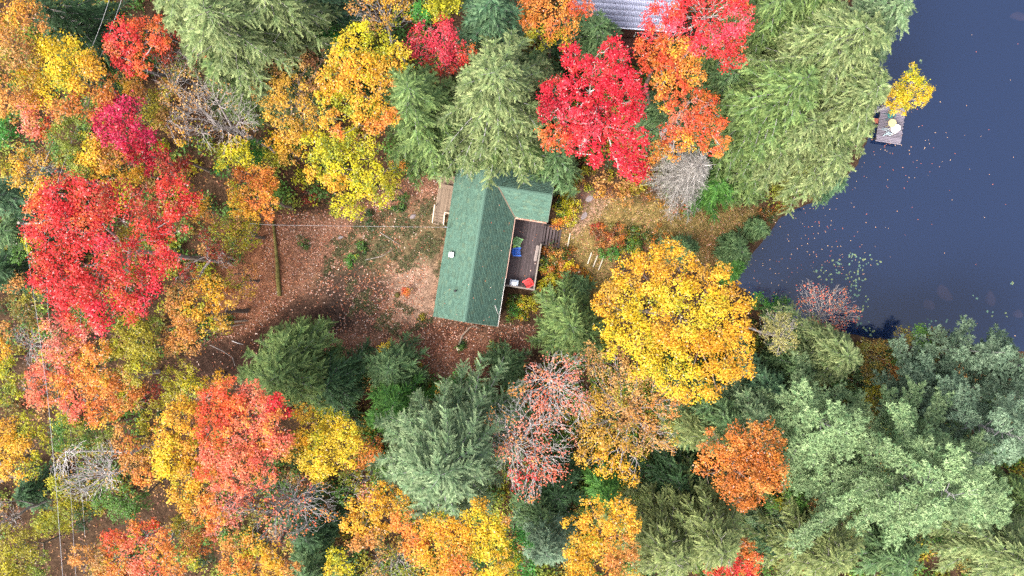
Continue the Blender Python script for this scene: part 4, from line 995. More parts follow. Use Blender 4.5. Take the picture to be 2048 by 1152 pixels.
D("orange and yellow maple at the left flank of the coral maple", 13, [(385, 800, 24, 'YO'), (355, 830, 30, 'YO'), (395, 830, 26, 'OT'), (335, 865, 30, 'OY'), (375, 870, 32, 'OY'), (340, 905, 32, 'YL'), (380, 910, 30, 'YO'), (345, 945, 32, 'YL'), (385, 950, 30, 'YO'), (365, 985, 28, 'YO'), (400, 985, 26, 'OY'), (395, 1020, 26, 'OR'), (420, 1010, 24, 'OR'), (430, 1040, 20, 'OR'), (325, 930, 16, 'OY')], 1.0)
D("salmon tangle of thin foliage under the coral maple", 10, [(440, 1000, 28, 'SM'), (470, 1015, 28, 'SM'), (450, 1040, 26, 'SM'), (485, 990, 22, 'CO'), (425, 1060, 18, 'SM')], 0.5, twig=200, bark=M_BARK_PALE)
D("lemon and gold tree right of the coral maple", 11, [(610, 825, 22, 'YO'), (630, 850, 28, 'YL'), (665, 845, 26, 'YL'), (690, 860, 22, 'YL'), (610, 875, 24, 'YO'), (645, 885, 32, 'YL'), (685, 885, 28, 'YL'), (585, 910, 20, 'TY'), (620, 915, 28, 'YL'), (655, 925, 26, 'YL'), (690, 915, 22, 'YL'), (640, 945, 20, 'YL'), (710, 890, 18, 'YL')], 1.0)
D("rusty orange tree tucked against the grey-green hemlock", 8, [(720, 875, 22, 'OB'), (745, 885, 18, 'OB'), (735, 905, 22, 'OR'), (755, 905, 12, 'OB'), (715, 925, 18, 'OB')], 0.7)
D("leafless charcoal grey tree fanning down from the lemon and gold tree", 11, [(560, 990, 40, 'CO'), (600, 985, 40, 'CO'), (520, 1000, 36, 'CO'), (640, 1000, 34, 'OR'), (580, 1030, 40, 'CO'), (540, 1050, 34, 'CO'), (610, 1040, 30, 'RO'), (570, 1075, 22, 'CO'), (480, 1010, 22, 'SM'), (660, 1025, 20, 'OR')], 0.10, twig=1300, bare=0.35, bark=M_BARK_DARK, rt=0.012)
D("gold tree left of the large orange-yellow crown, bottom centre", 11, [(770, 985, 24, 'YO'), (750, 1010, 28, 'YO'), (720, 1015, 24, 'YO'), (700, 1045, 24, 'OY'), (735, 1045, 30, 'YO'), (770, 1040, 26, 'YO'), (720, 1080, 24, 'OT'), (750, 1075, 20, 'OT'), (800, 1000, 20, 'YO')], 0.8, twig=100)
D("large orange-yellow maple at the bottom edge, centre", 13, [(810, 1040, 26, 'OR'), (840, 1065, 34, 'OR'), (880, 1050, 32, 'OY'), (920, 1060, 32, 'YO'), (950, 1035, 26, 'YL'), (955, 1010, 18, 'YO'), (985, 1050, 26, 'YL'), (1005, 1040, 14, 'OT'), (830, 1100, 26, 'OR'), (870, 1095, 36, 'OY'), (915, 1100, 38, 'OY'), (960, 1085, 34, 'YL'), (995, 1085, 24, 'YL'), (880, 1140, 38, 'OY'), (930, 1145, 38, 'OR'), (975, 1130, 34, 'YL'), (1005, 1125, 24, 'YO'), (840, 1060, 28, 'OY'), (900, 1180, 30, 'OY'), (960, 1180, 30, 'YL')], 1.0, 1.05)
D("green tree with yellow tips at the bottom edge, beside the large orange-yellow maple", 10, [(1025, 1070, 24, 'GB'), (1040, 1100, 28, 'GB'), (1020, 1120, 22, 'YG'), (1045, 1135, 24, 'GB'), (1010, 1150, 22, 'YG')], 1.0)
D("mustard gold tree at the bottom edge, left of the olive hemlocks", 12, [(1245, 1015, 26, 'YO'), (1265, 1035, 22, 'YO'), (1185, 1020, 26, 'YO'), (1150, 1055, 26, 'YO'), (1210, 1045, 32, 'YO'), (1250, 1055, 26, 'OY'), (1170, 1080, 30, 'YO'), (1215, 1085, 36, 'OY'), (1250, 1095, 28, 'OT'), (1150, 1110, 28, 'YO'), (1190, 1120, 36, 'YO'), (1240, 1130, 34, 'OT'), (1160, 1150, 30, 'YO'), (1210, 1170, 36, 'OY'), (1260, 1160, 24, 'OY')], 0.9)
D("pale red top of the orange tree left of the olive-yellow one", 12, [(110, 665, 28, 'SM'), (145, 680, 32, 'CO'), (180, 670, 26, 'SM'), (120, 700, 28, 'SM'), (200, 700, 24, 'OR'), (165, 710, 26, 'OR')], 0.85, twig=120, white=0.12)
D("wide orange and coral tree at the left edge of the olive-yellow tree", 11, [(75, 750, 22, 'CO'), (105, 735, 28, 'CO'), (140, 745, 30, 'CO'), (85, 790, 26, 'CO'), (120, 785, 30, 'OR'), (160, 770, 30, 'OR'), (200, 755, 30, 'OR'), (150, 810, 28, 'CO'), (190, 800, 32, 'OR'), (230, 780, 28, 'OB'), (225, 820, 24, 'OR'), (195, 835, 20, 'OR'), (245, 755, 20, 'OT')], 0.85, twig=200, bark=M_BARK_PALE)
D("olive-yellow domed tree between red and tan crowns", 11, [(265, 650, 30, 'OL'), (245, 680, 30, 'OL'), (285, 680, 34, 'OL'), (255, 715, 32, 'OL'), (295, 715, 28, 'OL'), (275, 745, 26, 'OL'), (310, 650, 18, 'LG'), (225, 700, 18, 'OL')], 1.0, leaf=0.12)
D("tan-orange lacy tree at the left of the leafy yard", 10, [(385, 575, 28, 'OT'), (420, 575, 26, 'YO'), (360, 600, 26, 'OT'), (395, 610, 30, 'OY'), (435, 605, 24, 'YO'), (340, 635, 22, 'OT'), (375, 645, 30, 'OT'), (410, 645, 26, 'OY'), (350, 675, 26, 'OT'), (385, 685, 26, 'OT'), (340, 695, 16, 'TN'), (450, 640, 18, 'TY'), (465, 600, 14, 'TY')], 0.7, twig=200)
D("pale yellow-green small tree above the orange and yellow maple", 8, [(345, 755, 22, 'YG'), (370, 745, 24, 'OL'), (385, 775, 24, 'YG'), (350, 785, 24, 'OL'), (370, 800, 20, 'YG')], 0.75, white=0.08)
D("yellow-green tree cut by the left edge, above mid height", 9, [(5, 700, 26, 'YO'), (20, 740, 28, 'YG'), (5, 780, 30, 'YG'), (35, 775, 20, 'YG'), (10, 660, 16, 'OT')], 0.8)
D("mustard and green tree at the left edge beside the power line", 9, [(20, 860, 30, 'YO'), (60, 850, 28, 'YG'), (85, 870, 20, 'YG'), (15, 900, 32, 'YO'), (55, 895, 32, 'YO'), (85, 905, 20, 'YG'), (30, 940, 28, 'YO'), (65, 930, 24, 'YG')], 0.8)
D("pale green tree at the upper left of the ash-white bare tree", 8.5, [(130, 845, 24, 'GR'), (155, 865, 26, 'LG'), (125, 885, 20, 'GR'), (185, 875, 24, 'GR'), (215, 880, 20, 'LG')], 0.7, leaf=0.1)
D("ash-white bare tree with lilac twigs near the lower left power line", 10, [(140, 930, 34, 'BN'), (170, 920, 34, 'TN'), (200, 930, 30, 'TN'), (150, 965, 34, 'TN'), (185, 970, 34, 'LG'), (215, 900, 22, 'TN'), (225, 960, 22, 'TN')], 0.06, twig=1100, bare=0.4, bark=M_BARK_WHITE, rt=0.014)
D("narrow tan-orange tree between the ash-white bare tree and the yellow flank", 10, [(240, 880, 20, 'OT'), (260, 900, 26, 'OB'), (270, 930, 28, 'OT'), (285, 950, 24, 'OR'), (295, 920, 18, 'OT'), (245, 855, 14, 'OT')], 0.85)
D("soft green tree under the ash-white bare tree", 9, [(230, 985, 28, 'GR'), (260, 1000, 28, 'GR'), (285, 1000, 20, 'GR'), (240, 1020, 24, 'GR'), (265, 1030, 14, 'GR'), (205, 1000, 20, 'GR')], 0.9, leaf=0.12)
D("yellow-green understorey tree crossed by the lower left wires", 6, [(120, 970, 26, 'YG'), (155, 1000, 28, 'OL'), (130, 1030, 30, 'YG'), (170, 1035, 26, 'GD'), (100, 1050, 26, 'YG'), (190, 1015, 22, 'OL')], 0.8)
D("orange and salmon maple at the bottom left edge", 12, [(225, 1085, 26, 'RO'), (260, 1065, 28, 'CO'), (295, 1060, 26, 'RO'), (325, 1080, 26, 'OR'), (240, 1110, 30, 'OR'), (285, 1100, 34, 'CO'), (325, 1115, 30, 'OR'), (165, 1110, 26, 'OT'), (200, 1120, 28, 'TN'), (250, 1145, 32, 'OR'), (300, 1145, 34, 'CO'), (350, 1140, 28, 'OR'), (190, 1150, 26, 'OT'), (230, 1180, 30, 'OR'), (310, 1180, 30, 'OR')], 0.8, twig=320, bark=M_BARK_PALE)
D("dull orange and olive tree right of the bottom left maple", 8, [(385, 1060, 28, 'OT'), (410, 1085, 26, 'OB'), (380, 1100, 24, 'OT'), (360, 1050, 20, 'OL'), (415, 1115, 18, 'GD')], 0.8)
D("peach and gold tree at the bottom edge under the charcoal bare tree", 11, [(475, 1090, 28, 'OT'), (510, 1095, 30, 'OY'), (470, 1125, 30, 'OR'), (510, 1130, 32, 'OT'), (550, 1115, 26, 'YO'), (545, 1145, 26, 'YO'), (580, 1140, 20, 'OT'), (480, 1160, 30, 'OY')], 0.8, twig=120)
D("small lemon yellow tree at the bottom edge between two orange crowns", 8, [(670, 1110, 18, 'YB'), (690, 1125, 18, 'YB'), (665, 1140, 18, 'YL'), (690, 1150, 16, 'YB')], 0.85)
D("tan twiggy shrub tree at the bottom edge left of the large orange-yellow maple", 7, [(770, 1120, 26, 'TN'), (800, 1130, 26, 'LG'), (755, 1150, 24, 'TN'), (820, 1150, 20, 'OL')], 0.3, twig=350, bark=M_BARK_PALE)
D("olive green tree in the bottom left corner", 9, [(20, 1080, 34, 'OL'), (60, 1095, 32, 'OL'), (30, 1125, 34, 'OL'), (75, 1130, 26, 'LG'), (10, 1150, 30, 'OL')], 0.9, leaf=0.12)
D("vivid green little tree cut by the left edge", 8, [(5, 235, 18, 'GB'), (12, 260, 20, 'GB'), (5, 285, 18, 'GB')], 1.0)
D("pale yellow-grey half-bare tree beside the lake cove", 8, [(1545, 640, 22, 'PG'), (1570, 650, 24, 'PG'), (1550, 670, 24, 'PG'), (1575, 680, 20, 'PG'), (1555, 695, 16, 'PG'), (1530, 665, 14, 'PG')], 0.5, twig=420, bark=M_BARK_PALE)
D("lilac-twigged shrub tree with coral leaves leaning over the lake", 4.5, [(1615, 580, 20, 'CO'), (1635, 590, 22, 'CO'), (1660, 600, 26, 'CO'), (1680, 590, 20, 'CO'), (1640, 620, 30, 'CO'), (1675, 630, 30, 'CO'), (1700, 625, 22, 'CO'), (1660, 650, 26, 'CO'), (1610, 610, 18, 'CO'), (1625, 650, 18, 'CO')], 0.12, twig=1100, bare=0.25, bark=M_BARK_PALE, rt=0.012, rb=0.12)
D("green and rust shore tree at the bottom of the lake", 5.5, [(1805, 680, 22, 'BG'), (1835, 672, 24, 'GR'), (1865, 680, 24, 'BG'), (1890, 690, 18, 'BG'), (1850, 700, 24, 'GR'), (1820, 705, 22, 'BG'), (1880, 715, 18, 'OT')], 0.85)
D("brown-green shore tree left of the green and rust one", 5.5, [(1730, 700, 24, 'BG'), (1760, 705, 24, 'BG'), (1740, 735, 26, 'BG'), (1775, 740, 24, 'OT'), (1755, 765, 22, 'OL'), (1790, 720, 18, 'GR'), (1715, 725, 16, 'GD')], 0.8, twig=80)
D("yellow-brown bush tree in the gap above the white pine", 5, [(1745, 790, 20, 'OL'), (1755, 815, 18, 'BG'), (1735, 800, 14, 'OL'), (1760, 780, 14, 'OT')], 0.75)
D("red-orange maple cut by the bottom edge right of the olive hemlocks", 9, [(1480, 1090, 18, 'OB'), (1500, 1100, 18, 'OB'), (1460, 1120, 22, 'RD'), (1485, 1130, 26, 'PR'), (1510, 1125, 20, 'RO'), (1425, 1140, 18, 'RO'), (1450, 1150, 22, 'RD'), (1490, 1160, 24, 'RD')], 0.95)
D("dark-twigged shrub tree with scattered orange leaves by the big pair of hemlocks", 6, [(1025, 95, 22, 'OB'), (1040, 120, 20, 'OT'), (1020, 130, 16, 'OB'), (1060, 100, 14, 'YG')], 0.35, twig=160)
D("olive-brown bush tree left of the huge red maple", 6, [(40, 575, 26, 'OT'), (65, 600, 24, 'OL'), (50, 625, 24, 'BG'), (80, 640, 18, 'BG'), (30, 600, 18, 'BG')], 0.7)
D("shade-green tree with yellow flecks left of the huge red maple", 6, [(65, 490, 20, 'YG'), (45, 510, 22, 'GR'), (75, 525, 14, 'GR'), (30, 480, 16, 'GD')], 0.8)
D("maroon understorey tree right of the huge red maple", 5, [(385, 545, 22, 'RB'), (365, 565, 18, 'RB'), (430, 500, 22, 'RB'), (450, 520, 18, 'BN'), (410, 470, 14, 'RB')], 0.4, twig=160, bark=M_BARK_PALE)
D("brown and yellow understorey tree at the left rim of the yard", 4.5, [(470, 560, 22, 'OL'), (495, 580, 18, 'TY'), (455, 590, 16, 'OB'), (500, 545, 16, 'OT'), (480, 530, 14, 'BN')], 0.5, twig=60)
D("yellow tuft of tree behind the coral maple top", 7, [(440, 755, 16, 'YO'), (415, 768, 14, 'OY'), (460, 765, 12, 'OT'), (400, 780, 12, 'OR')], 0.7)
D("orange and red understorey between the wide orange tree and the pale yellow-green one", 7, [(280, 780, 22, 'OB'), (305, 790, 20, 'RB'), (290, 810, 20, 'OL'), (265, 800, 16, 'OB'), (320, 815, 16, 'OL')], 0.6)
D("yellow-dotted understorey tree left of the yellow flank", 7, [(300, 850, 22, 'OL'), (310, 880, 22, 'TY'), (295, 870, 16, 'YG'), (320, 900, 14, 'TY')], 0.5, white=0.06)
D("grey bristling bare shrub tree left of the pale red crown", 8, [(50, 675, 22, 'TN'), (75, 690, 22, 'SM'), (65, 720, 16, 'SM'), (35, 660, 12, 'TN'), (55, 770, 14, 'SM')], 0.06, twig=420, bare=0.4, bark=M_BARK_WHITE)
D("purple-twigged bare bush at the lower left edge", 6, [(10, 1020, 22, 'BN'), (30, 1040, 20, 'BN'), (10, 1050, 18, 'BN')], 0.06, twig=300, bare=0.4, bark=M_BARK_PALE)
D("bright green broadleaf tree in the gap above the grey-green hemlock", 5.5, [(905, 780, 22, 'GB'), (930, 770, 24, 'GB'), (955, 785, 22, 'GB'), (970, 805, 16, 'GB'), (915, 800, 18, 'GR'), (940, 805, 20, 'GR'), (880, 780, 12, 'YO')], 1.0, leaf=0.11)
D("deep green broadleaf tree above the tan and gold tree", 9, [(635, 50, 20, 'GR'), (655, 70, 24, 'GB'), (640, 85, 20, 'GR'), (670, 90, 18, 'GB'), (675, 55, 16, 'GD')], 1.0, leaf=0.11)
D("olive maple behind the lemon and gold tree, towards the yard", 6, [(700, 960, 24, 'LG'), (725, 965, 24, 'OL'), (690, 990, 22, 'GR'), (735, 985, 20, 'SM'), (760, 955, 18, 'GR')], 0.55, twig=120, bark=M_BARK_PALE)
D("light green shrub tree right of the burnt orange tree", 5.5, [(1575, 950, 18, 'OL'), (1585, 980, 20, 'GR'), (1565, 1000, 20, 'OL'), (1600, 1005, 16, 'GR'), (1545, 1010, 16, 'GR'), (1630, 1010, 14, 'OT')], 0.85)
D("small yellow tree spilling onto the green shrubs at the lower yard edge", 2.6, [(770, 700, 12, 'YL'), (778, 690, 8, 'YG'), (765, 712, 8, 'YL')], 0.7, leaf=0.11)

# ------------------------------------------------------------------ evergreens
C = conifer
C("bleached grey dead tree above the grassy path", (1385, 340), 52, 10, 'dead', cone=0.8, zlow=0.15, name="dead_tree", cat="dead tree", nb=230, nw=0.13, deadtwigs=0.8)
C("slim hemlock at the lower tip of the lakeside grove", (1645, 325), 54, 11, 'hem', nb=150)
C("big feathery hemlock at the top edge, left half", (475, 75), 120, 19, 'hem', nb=320, deadtwigs=0.12)
C("hemlock at the top edge left of the feathery one, partly behind red leaves", (395, 15), 95, 17, 'hem', nb=210)
C("grey-tipped hemlock at the top edge, fourth from the left corner", (570, 25), 95, 18, 'hem', nb=230, deadtwigs=0.15)
C("hanging hemlock spur above the bare grey-twigged tree", (468, 158), 52, 14, 'hemg', nb=130)
C("shaded dark hemlock at the top edge beyond the deep green broadleaf", (650, 15), 70, 12, 'teal', nb=120)
C("dark soft pine between the golden tree and the top edge", (145, 45), 72, 12, 'dark', nb=150, deadtwigs=0.1)
C("dark soft pine left of the double wires", (165, 100), 56, 9, 'dark', nb=110)
C("dark evergreen at the top edge above the pair of hemlocks", (985, 40), 72, 14, 'teal', nb=180)
C("left, greener hemlock of the pair above the cottage", (835, 212), 88, 17, 'hemg', nb=230)
C("lower skirt hemlock between the pair, just left of the cottage roof", (852, 285), 58, 12, 'hemg', nb=150)
C("right, pale feathery hemlock overhanging the cottage roof", (992, 188), 118, 18, 'hem', nb=420)
C("green hemlock touching the wing roof of the cottage", (1015, 272), 72, 10.5, 'hemg', nb=230)
C("cedar in front of the lavender-roofed house", (1190, 75), 62, 9.5, 'mid', nb=150, name="cedar_tree")
C("dark cedar under the crimson maple's top", (1140, 60), 45, 8, 'dark', nb=90, name="cedar_tree")
C("pointed green fir between the pair of hemlocks and the crimson maple", (1072, 140), 38, 10, 'mid', nb=90, name="fir_tree")
C("dark green undertree left below the crimson maple", (1110, 320), 60, 6.5, 'mid', nb=120)
C("dim green undertree between crimson and orange-red maples", (1330, 235), 55, 7, 'mid', nb=110)
C("green undertree right of the orange-red maples", (1450, 165), 62, 9, 'mid', nb=130)
C("pale hemlock at the centre of the lakeside grove", (1655, 110), 118, 19, 'hem', nb=330)
C("hemlock at the left front of the lakeside grove", (1560, 195), 95, 17, 'hemg', nb=250)
C("hemlock at the top edge of the lakeside grove", (1590, 10), 95, 16, 'hemg', nb=240)
C("hemlock in the lakeside grove above the yellow birch", (1735, 55), 78, 17, 'grey', nb=230)
C("hemlock of the lakeside grove facing the dock", (1690, 210), 86, 17, 'hem', nb=280)
C("lower hemlock of the lakeside grove, above the cove", (1590, 265), 76, 13, 'hem', nb=260)
C("green hemlock at the grove's shore side, nearest the floating leaves", (1670, 262), 62, 11, 'hemg', nb=200)
C("yellowish hemlock at the foot of the lakeside grove", (1622, 322), 42, 8, 'yel', nb=130)
C("teal hemlock tip hanging over the water below the grove", (1668, 358), 30, 5, 'teal', nb=90)
C("bright green hemlock at the top edge right of the ash-limbed maple", (1525, 40), 75, 15, 'hemg', nb=190)
C("green hemlock beside the bleached dead tree", (1490, 235), 66, 12, 'hemg', nb=190)
C("leafy green cedar at the path's upper edge, below the dead tree", (1428, 372), 42, 4.5, 'brt', nb=150, name="cedar_tree")
C("green cedar between the bleached dead tree and the grove", (1502, 345), 48, 5, 'hemg', nb=140, name="cedar_tree")
C("round light green conifer below the deck", (1140, 652), 61, 7, 'hemg', nb=300, cone=0.55, name="cedar_tree")
C("small soft green conifer between the deck and the round one", (1150, 586), 26, 3, 'mid', nb=110)
C("green conifer at the lower left of the yard, near the dark earth", (575, 745), 84, 10, 'hemg', nb=380, cone=0.6, name="cedar_tree")
C("narrow green spire above the lower left yard conifer", (590, 685), 34, 7, 'hemg', nb=100, name="cedar_tree")
C("dim green conifer right of the lower left yard conifer", (665, 765), 56, 7, 'dark', nb=150, name="cedar_tree")
C("dark green fir at the lower middle of the yard edge", (785, 735), 52, 6, 'mid', nb=150, name="fir_tree")
C("bright emerald fir below the dark green fir", (790, 810), 56, 7, 'brt', nb=160, name="fir_tree")
C("huge grey-green hemlock, lower centre", (895, 915), 128, 17, 'grey', nb=540, cone=0.55)
C("small dark conifer between the yard and the salmon-leaved tree", (1012, 735), 34, 3.5, 'mid', nb=90)
C("green conifer right of the brown-gold tree", (1440, 835), 75, 11, 'mid', nb=210, cone=0.6)
C("yellowish green conifer below the giant yellow maple", (1400, 860), 50, 11, 'oliv', nb=130, cone=0.6)
C("grey-green conifer above the burnt orange tree", (1490, 825), 55, 12, 'grey', nb=140, cone=0.6)
C("blue-green conifer between the giant yellow maple and the cedar slope", (1525, 775), 62, 9, 'teal', nb=150)
C("dark conifer in the hollow above the olive hemlocks", (1350, 960), 66, 7, 'dark', nb=140)
C("deep shade conifer in the hollow left of the bottom mustard tree", (1115, 985), 58, 6, 'dark', nb=120)
C("left one of two olive hemlocks at the bottom edge", (1330, 1090), 78, 13, 'oliv', nb=270, cone=0.55, deadtwigs=0.35)
C("right one of two olive hemlocks at the bottom edge, grey twigs at its tip", (1415, 1070), 82, 14, 'oliv', nb=270, cone=0.55, deadtwigs=0.5)
C("small fir with a frosted tip above the mustard gold tree", (1210, 985), 34, 8, 'brt', nb=90, name="fir_tree")
C("frosted blue-green fir left of the mustard gold tree", (1090, 1085), 48, 10, 'blue', nb=130, name="fir_tree")
C("green fir above the frosted blue-green one", (1080, 1030), 48, 7.5, 'mid', nb=110, name="fir_tree")
C("light green hemlock between the lilac-twigged shrub tree and the pines", (1660, 705), 66, 11, 'hem', nb=220)
C("mid green hemlock left of the light green one near the cove", (1600, 730), 58, 8, 'mid', nb=140)
C("green hemlock filling the slope above the pine", (1560, 810), 60, 7, 'mid', nb=130)
C("white pine with sweeping plumes, largest tree at the lower right", (1845, 960), 150, 20, 'pine', pine=True, name="white_pine", nb=150, cone=0.5, zlow=0.25, deadtwigs=0.5)
C("white pine left arm tree with layered plumes, above the largest pine", (1655, 850), 80, 17, 'pine', pine=True, name="white_pine", nb=75, cone=0.55)
C("white pine at the right edge, level with the largest pine's top", (1990, 860), 95, 17, 'blue', pine=True, name="white_pine", nb=85, cone=0.5)
C("blue-green pine right of centre above the largest pine", (1880, 800), 72, 13, 'blue', pine=True, name="white_pine", nb=75, cone=0.5)
C("blue-green pine at the lake's lower right corner", (1970, 700), 48, 12, 'blue', pine=True, name="white_pine", nb=60, cone=0.6)
C("blue-green pine at the right edge just below the lake", (2040, 730), 50, 12, 'blue', pine=True, name="white_pine", nb=55, cone=0.6)
C("green pine in the lower left skirt of the largest pine", (1660, 960), 62, 12, 'pine', pine=True, name="white_pine", nb=65, cone=0.55)
C("grey-green hemlock at the bottom edge beneath the largest pine", (1640, 1095), 82, 11, 'oliv', nb=240, cone=0.6, deadtwigs=0.4)
C("small grey-twigged hemlock beside the bottom edge, left of the pines", (1580, 1060), 50, 7, 'grey', nb=110, deadtwigs=0.5)
C("light yellow-green hemlock in the bottom right corner", (2000, 1095), 82, 12, 'hem', nb=250, cone=0.6)
C("green undertree at the right edge below the pines", (2040, 1010), 56, 7, 'hemg', nb=120)
C("dark fir at the left edge above the double-wire pole", (15, 395), 56, 9, 'teal', nb=130, name="fir_tree")
C("dim green fir at the left edge beside the pole", (35, 465), 46, 7, 'mid', nb=100, name="fir_tree")
C("dark fir at the left edge below the pole", (10, 540), 52, 7, 'dark', nb=110, name="fir_tree")
C("dark fir in shade under the bottom centre charcoal tree", (620, 1065), 56, 6, 'dark', nb=120, name="fir_tree")
C("green fir cut by the bottom edge between peach and lemon trees", (620, 1140), 46, 7, 'mid', nb=100, name="fir_tree")
C("black-green little fir by the lower left power line", (55, 985), 30, 4, 'dark', nb=70, name="fir_tree")
C("dark soft fir at the right of the bottom edge grove", (1540, 1080), 40, 5, 'dark', nb=80, name="fir_tree")
C("blue-green pine cut by the right edge at the largest pine's height", (2075, 800), 80, 14, 'blue', pine=True, name="white_pine", nb=60, cone=0.55)
C("dim green pine beneath the largest pine's right side", (1960, 1000), 85, 11, 'pine', pine=True, name="white_pine", nb=65, cone=0.5)
C("green undertree between the pines and the bottom edge", (1790, 1110), 66, 7, 'mid', nb=150)
C("shaded conifer below the shore trees at the lake's bottom", (1800, 790), 62, 6, 'mid', nb=140)
C("shaded conifer in the slope left of the layered pine", (1600, 870), 50, 7, 'dark', nb=110)
C("bushy young hemlock on the shore beside the path end", (1476, 496), 28, 1.5, 'mid', nb=140, cone=0.5, zlow=0.05)
C("small young hemlock at the water's edge above the bushy one", (1520, 455), 17, 1.0, 'mid', nb=100, cone=0.5, zlow=0.05)
C("lowest young hemlock on the shore by the cove", (1480, 530), 16, 0.8, 'brt', nb=90, cone=0.5, zlow=0.05)
C("dark round young hemlock above the giant yellow maple", (1362, 496), 25, 2.0, 'mid', nb=140, cone=0.5, zlow=0.05)
# ------------------------------------------------------------------ low shrubs
def S_(label, z, blobs, **k):
    blobs = [(b[0], b[1], b[2] * 1.22, b[3]) for b in blobs]
    return deciduous(label, z, blobs, **{**dict(leaf=0.105, name="shrub", cat="shrub", rb=0.05, rt=0.006, vs=0.7, dens=1.0, white=0.05, mix=0.6), **k})
S_("yellow-green shrub against the cottage wing's right wall", 0.7, [(1118, 400, 14, 'YG'), (1128, 418, 14, 'YG'), (1122, 435, 12, 'GR'), (1135, 425, 12, 'YB'), (1112, 378, 10, 'GD')])
S_("olive shrub north-east of the cottage wing, beside the leaf patch", 0.6, [(1135, 360, 14, 'YG'), (1150, 350, 12, 'OL'), (1122, 355, 12, 'GR'), (1145, 375, 12, 'BG')])
S_("small orange shrub at the head of the deck stair", 0.3, [(1113, 445, 8, 'OR'), (1122, 450, 8, 'OY'), (1130, 440, 7, 'YG')])
S_("mixed green and orange shrub right of the deck rail", 0.4, [(1100, 505, 14, 'GR'), (1115, 515, 14, 'BG'), (1105, 530, 14, 'YG'), (1125, 525, 12, 'OT'), (1090, 520, 10, 'GD'), (1140, 500, 10, 'BN'), (1135, 512, 9, 'OB')])
S_("shrub with bright orange tips below the mixed one by the deck", 0.4, [(1095, 548, 13, 'YG'), (1112, 548, 13, 'OL'), (1122, 540, 9, 'OR'), (1130, 552, 10, 'OB'), (1088, 570, 12, 'GR'), (1105, 570, 13, 'YG'), (1140, 530, 9, 'YB')])
S_("green and rust shrub under the deck's bottom rail", 0.3, [(1030, 600, 12, 'GR'), (1050, 605, 12, 'YG'), (1068, 598, 10, 'OL'), (1025, 620, 12, 'GB'), (1045, 628, 12, 'YG'), (1020, 640, 10, 'GR'), (1070, 615, 8, 'OY')])
S_("rust and gold shrub left of the three timber steps", 0.0, [(1150, 540, 12, 'OB'), (1165, 548, 12, 'BN'), (1175, 560, 11, 'YO'), (1158, 562, 10, 'OR'), (1150, 555, 9, 'BG')])
S_("large rusty brown shrub above the bright green one on the slope", -0.1, [(1195, 468, 14, 'BN'), (1215, 460, 15, 'OB'), (1235, 465, 15, 'BG'), (1205, 482, 13, 'BN'), (1230, 480, 14, 'OT'), (1195, 455, 10, 'RB')])
S_("dark green and yellow shrub mound right of the rusty brown one", -0.2, [(1262, 475, 17, 'GD'), (1285, 485, 17, 'BG'), (1265, 495, 16, 'GR'), (1300, 475, 13, 'GD'), (1250, 490, 12, 'YG'), (1285, 465, 12, 'BG')])
S_("bright green round shrub beside the timber steps", 0.0, [(1210, 498, 12, 'GB'), (1225, 505, 13, 'GB'), (1215, 512, 10, 'GB'), (1205, 508, 9, 'GR')], dens=0.9)
S_("orange-tipped shrub on the upper edge of the grassy path", -0.2, [(1170, 375, 12, 'OT'), (1200, 385, 10, 'OB'), (1205, 383, 8, 'OY'), (1225, 370, 12, 'OT'), (1190, 365, 10, 'BN')], dens=0.5)
S_("low rust and green shrub under the crimson maple's lowest lobe", -0.3, [(1250, 385, 12, 'OT'), (1270, 395, 12, 'BN'), (1290, 385, 12, 'BG'), (1285, 403, 9, 'RO'), (1305, 402, 8, 'OB'), (1325, 395, 10, 'BN')], dens=0.5)
S_("small orange-tipped shrub on the path edge near the bleached tree", -0.4, [(1330, 415, 10, 'OY'), (1350, 420, 10, 'OR'), (1365, 412, 9, 'RO'), (1345, 405, 9, 'OL')], dens=0.6)
S_("yellow-green shrub strip between the cottage wing and the leaf patch", 0.3, [(1128, 385, 12, 'YG'), (1140, 400, 12, 'BG'), (1142, 440, 11, 'YB'), (1150, 415, 10, 'OL'), (1160, 355, 12, 'OT'), (1170, 345, 10, 'YG')], dens=0.7)
S_("russet weeds along the top of the grassy path", -0.2, [(1230, 390, 13, 'BN'), (1255, 400, 12, 'OT'), (1215, 400, 10, 'BG'), (1280, 412, 11, 'OL'), (1300, 415, 10, 'OT'), (1320, 405, 9, 'OY')], dens=0.4)
S_("rust and green weeds in front of the dark round young hemlock", -0.3, [(1320, 460, 12, 'BG'), (1335, 475, 10, 'OB'), (1310, 490, 11, 'GD'), (1325, 500, 10, 'OT')], dens=0.7)
S_("brown shore shrub at the end of the grassy path", -1.2, [(1525, 430, 12, 'BN'), (1545, 425, 12, 'BG'), (1560, 418, 9, 'OB'), (1535, 440, 10, 'GD')], dens=0.7)
S_("green shore shrub left of the coral-leaved lake tree", -0.6, [(1520, 605, 14, 'GR'), (1545, 605, 14, 'GB'), (1570, 608, 12, 'GR'), (1530, 622, 12, 'GD')])
S_("tiny orange sapling on the pale patch of the leafy yard", 0.35, [(811, 588, 6, 'OR'), (808, 580, 5, 'RO'), (814, 582, 4, 'OY')], leaf=0.08)
S_("low green shrub beneath the wire in the leafy yard", 0.5, [(723, 492, 10, 'GR'), (730, 500, 8, 'GD')])
S_("green seedling in the yard with a yellow neighbour", 0.3, [(700, 520, 8, 'GR'), (712, 512, 6, 'YB'), (702, 530, 6, 'GB')])
S_("small dark young bush at the top of the yard", 0.6, [(745, 448, 9, 'GD'), (740, 425, 8, 'GD')])
S_("grey-green bush in the left half of the yard", 0.3, [(603, 482, 9, 'GD'), (612, 488, 7, 'GR')])
S_("dark bush below the yellow-green sapling", 0.6, [(800, 408, 12, 'GD'), (812, 400, 9, 'GR'), (795, 420, 8, 'GD')])
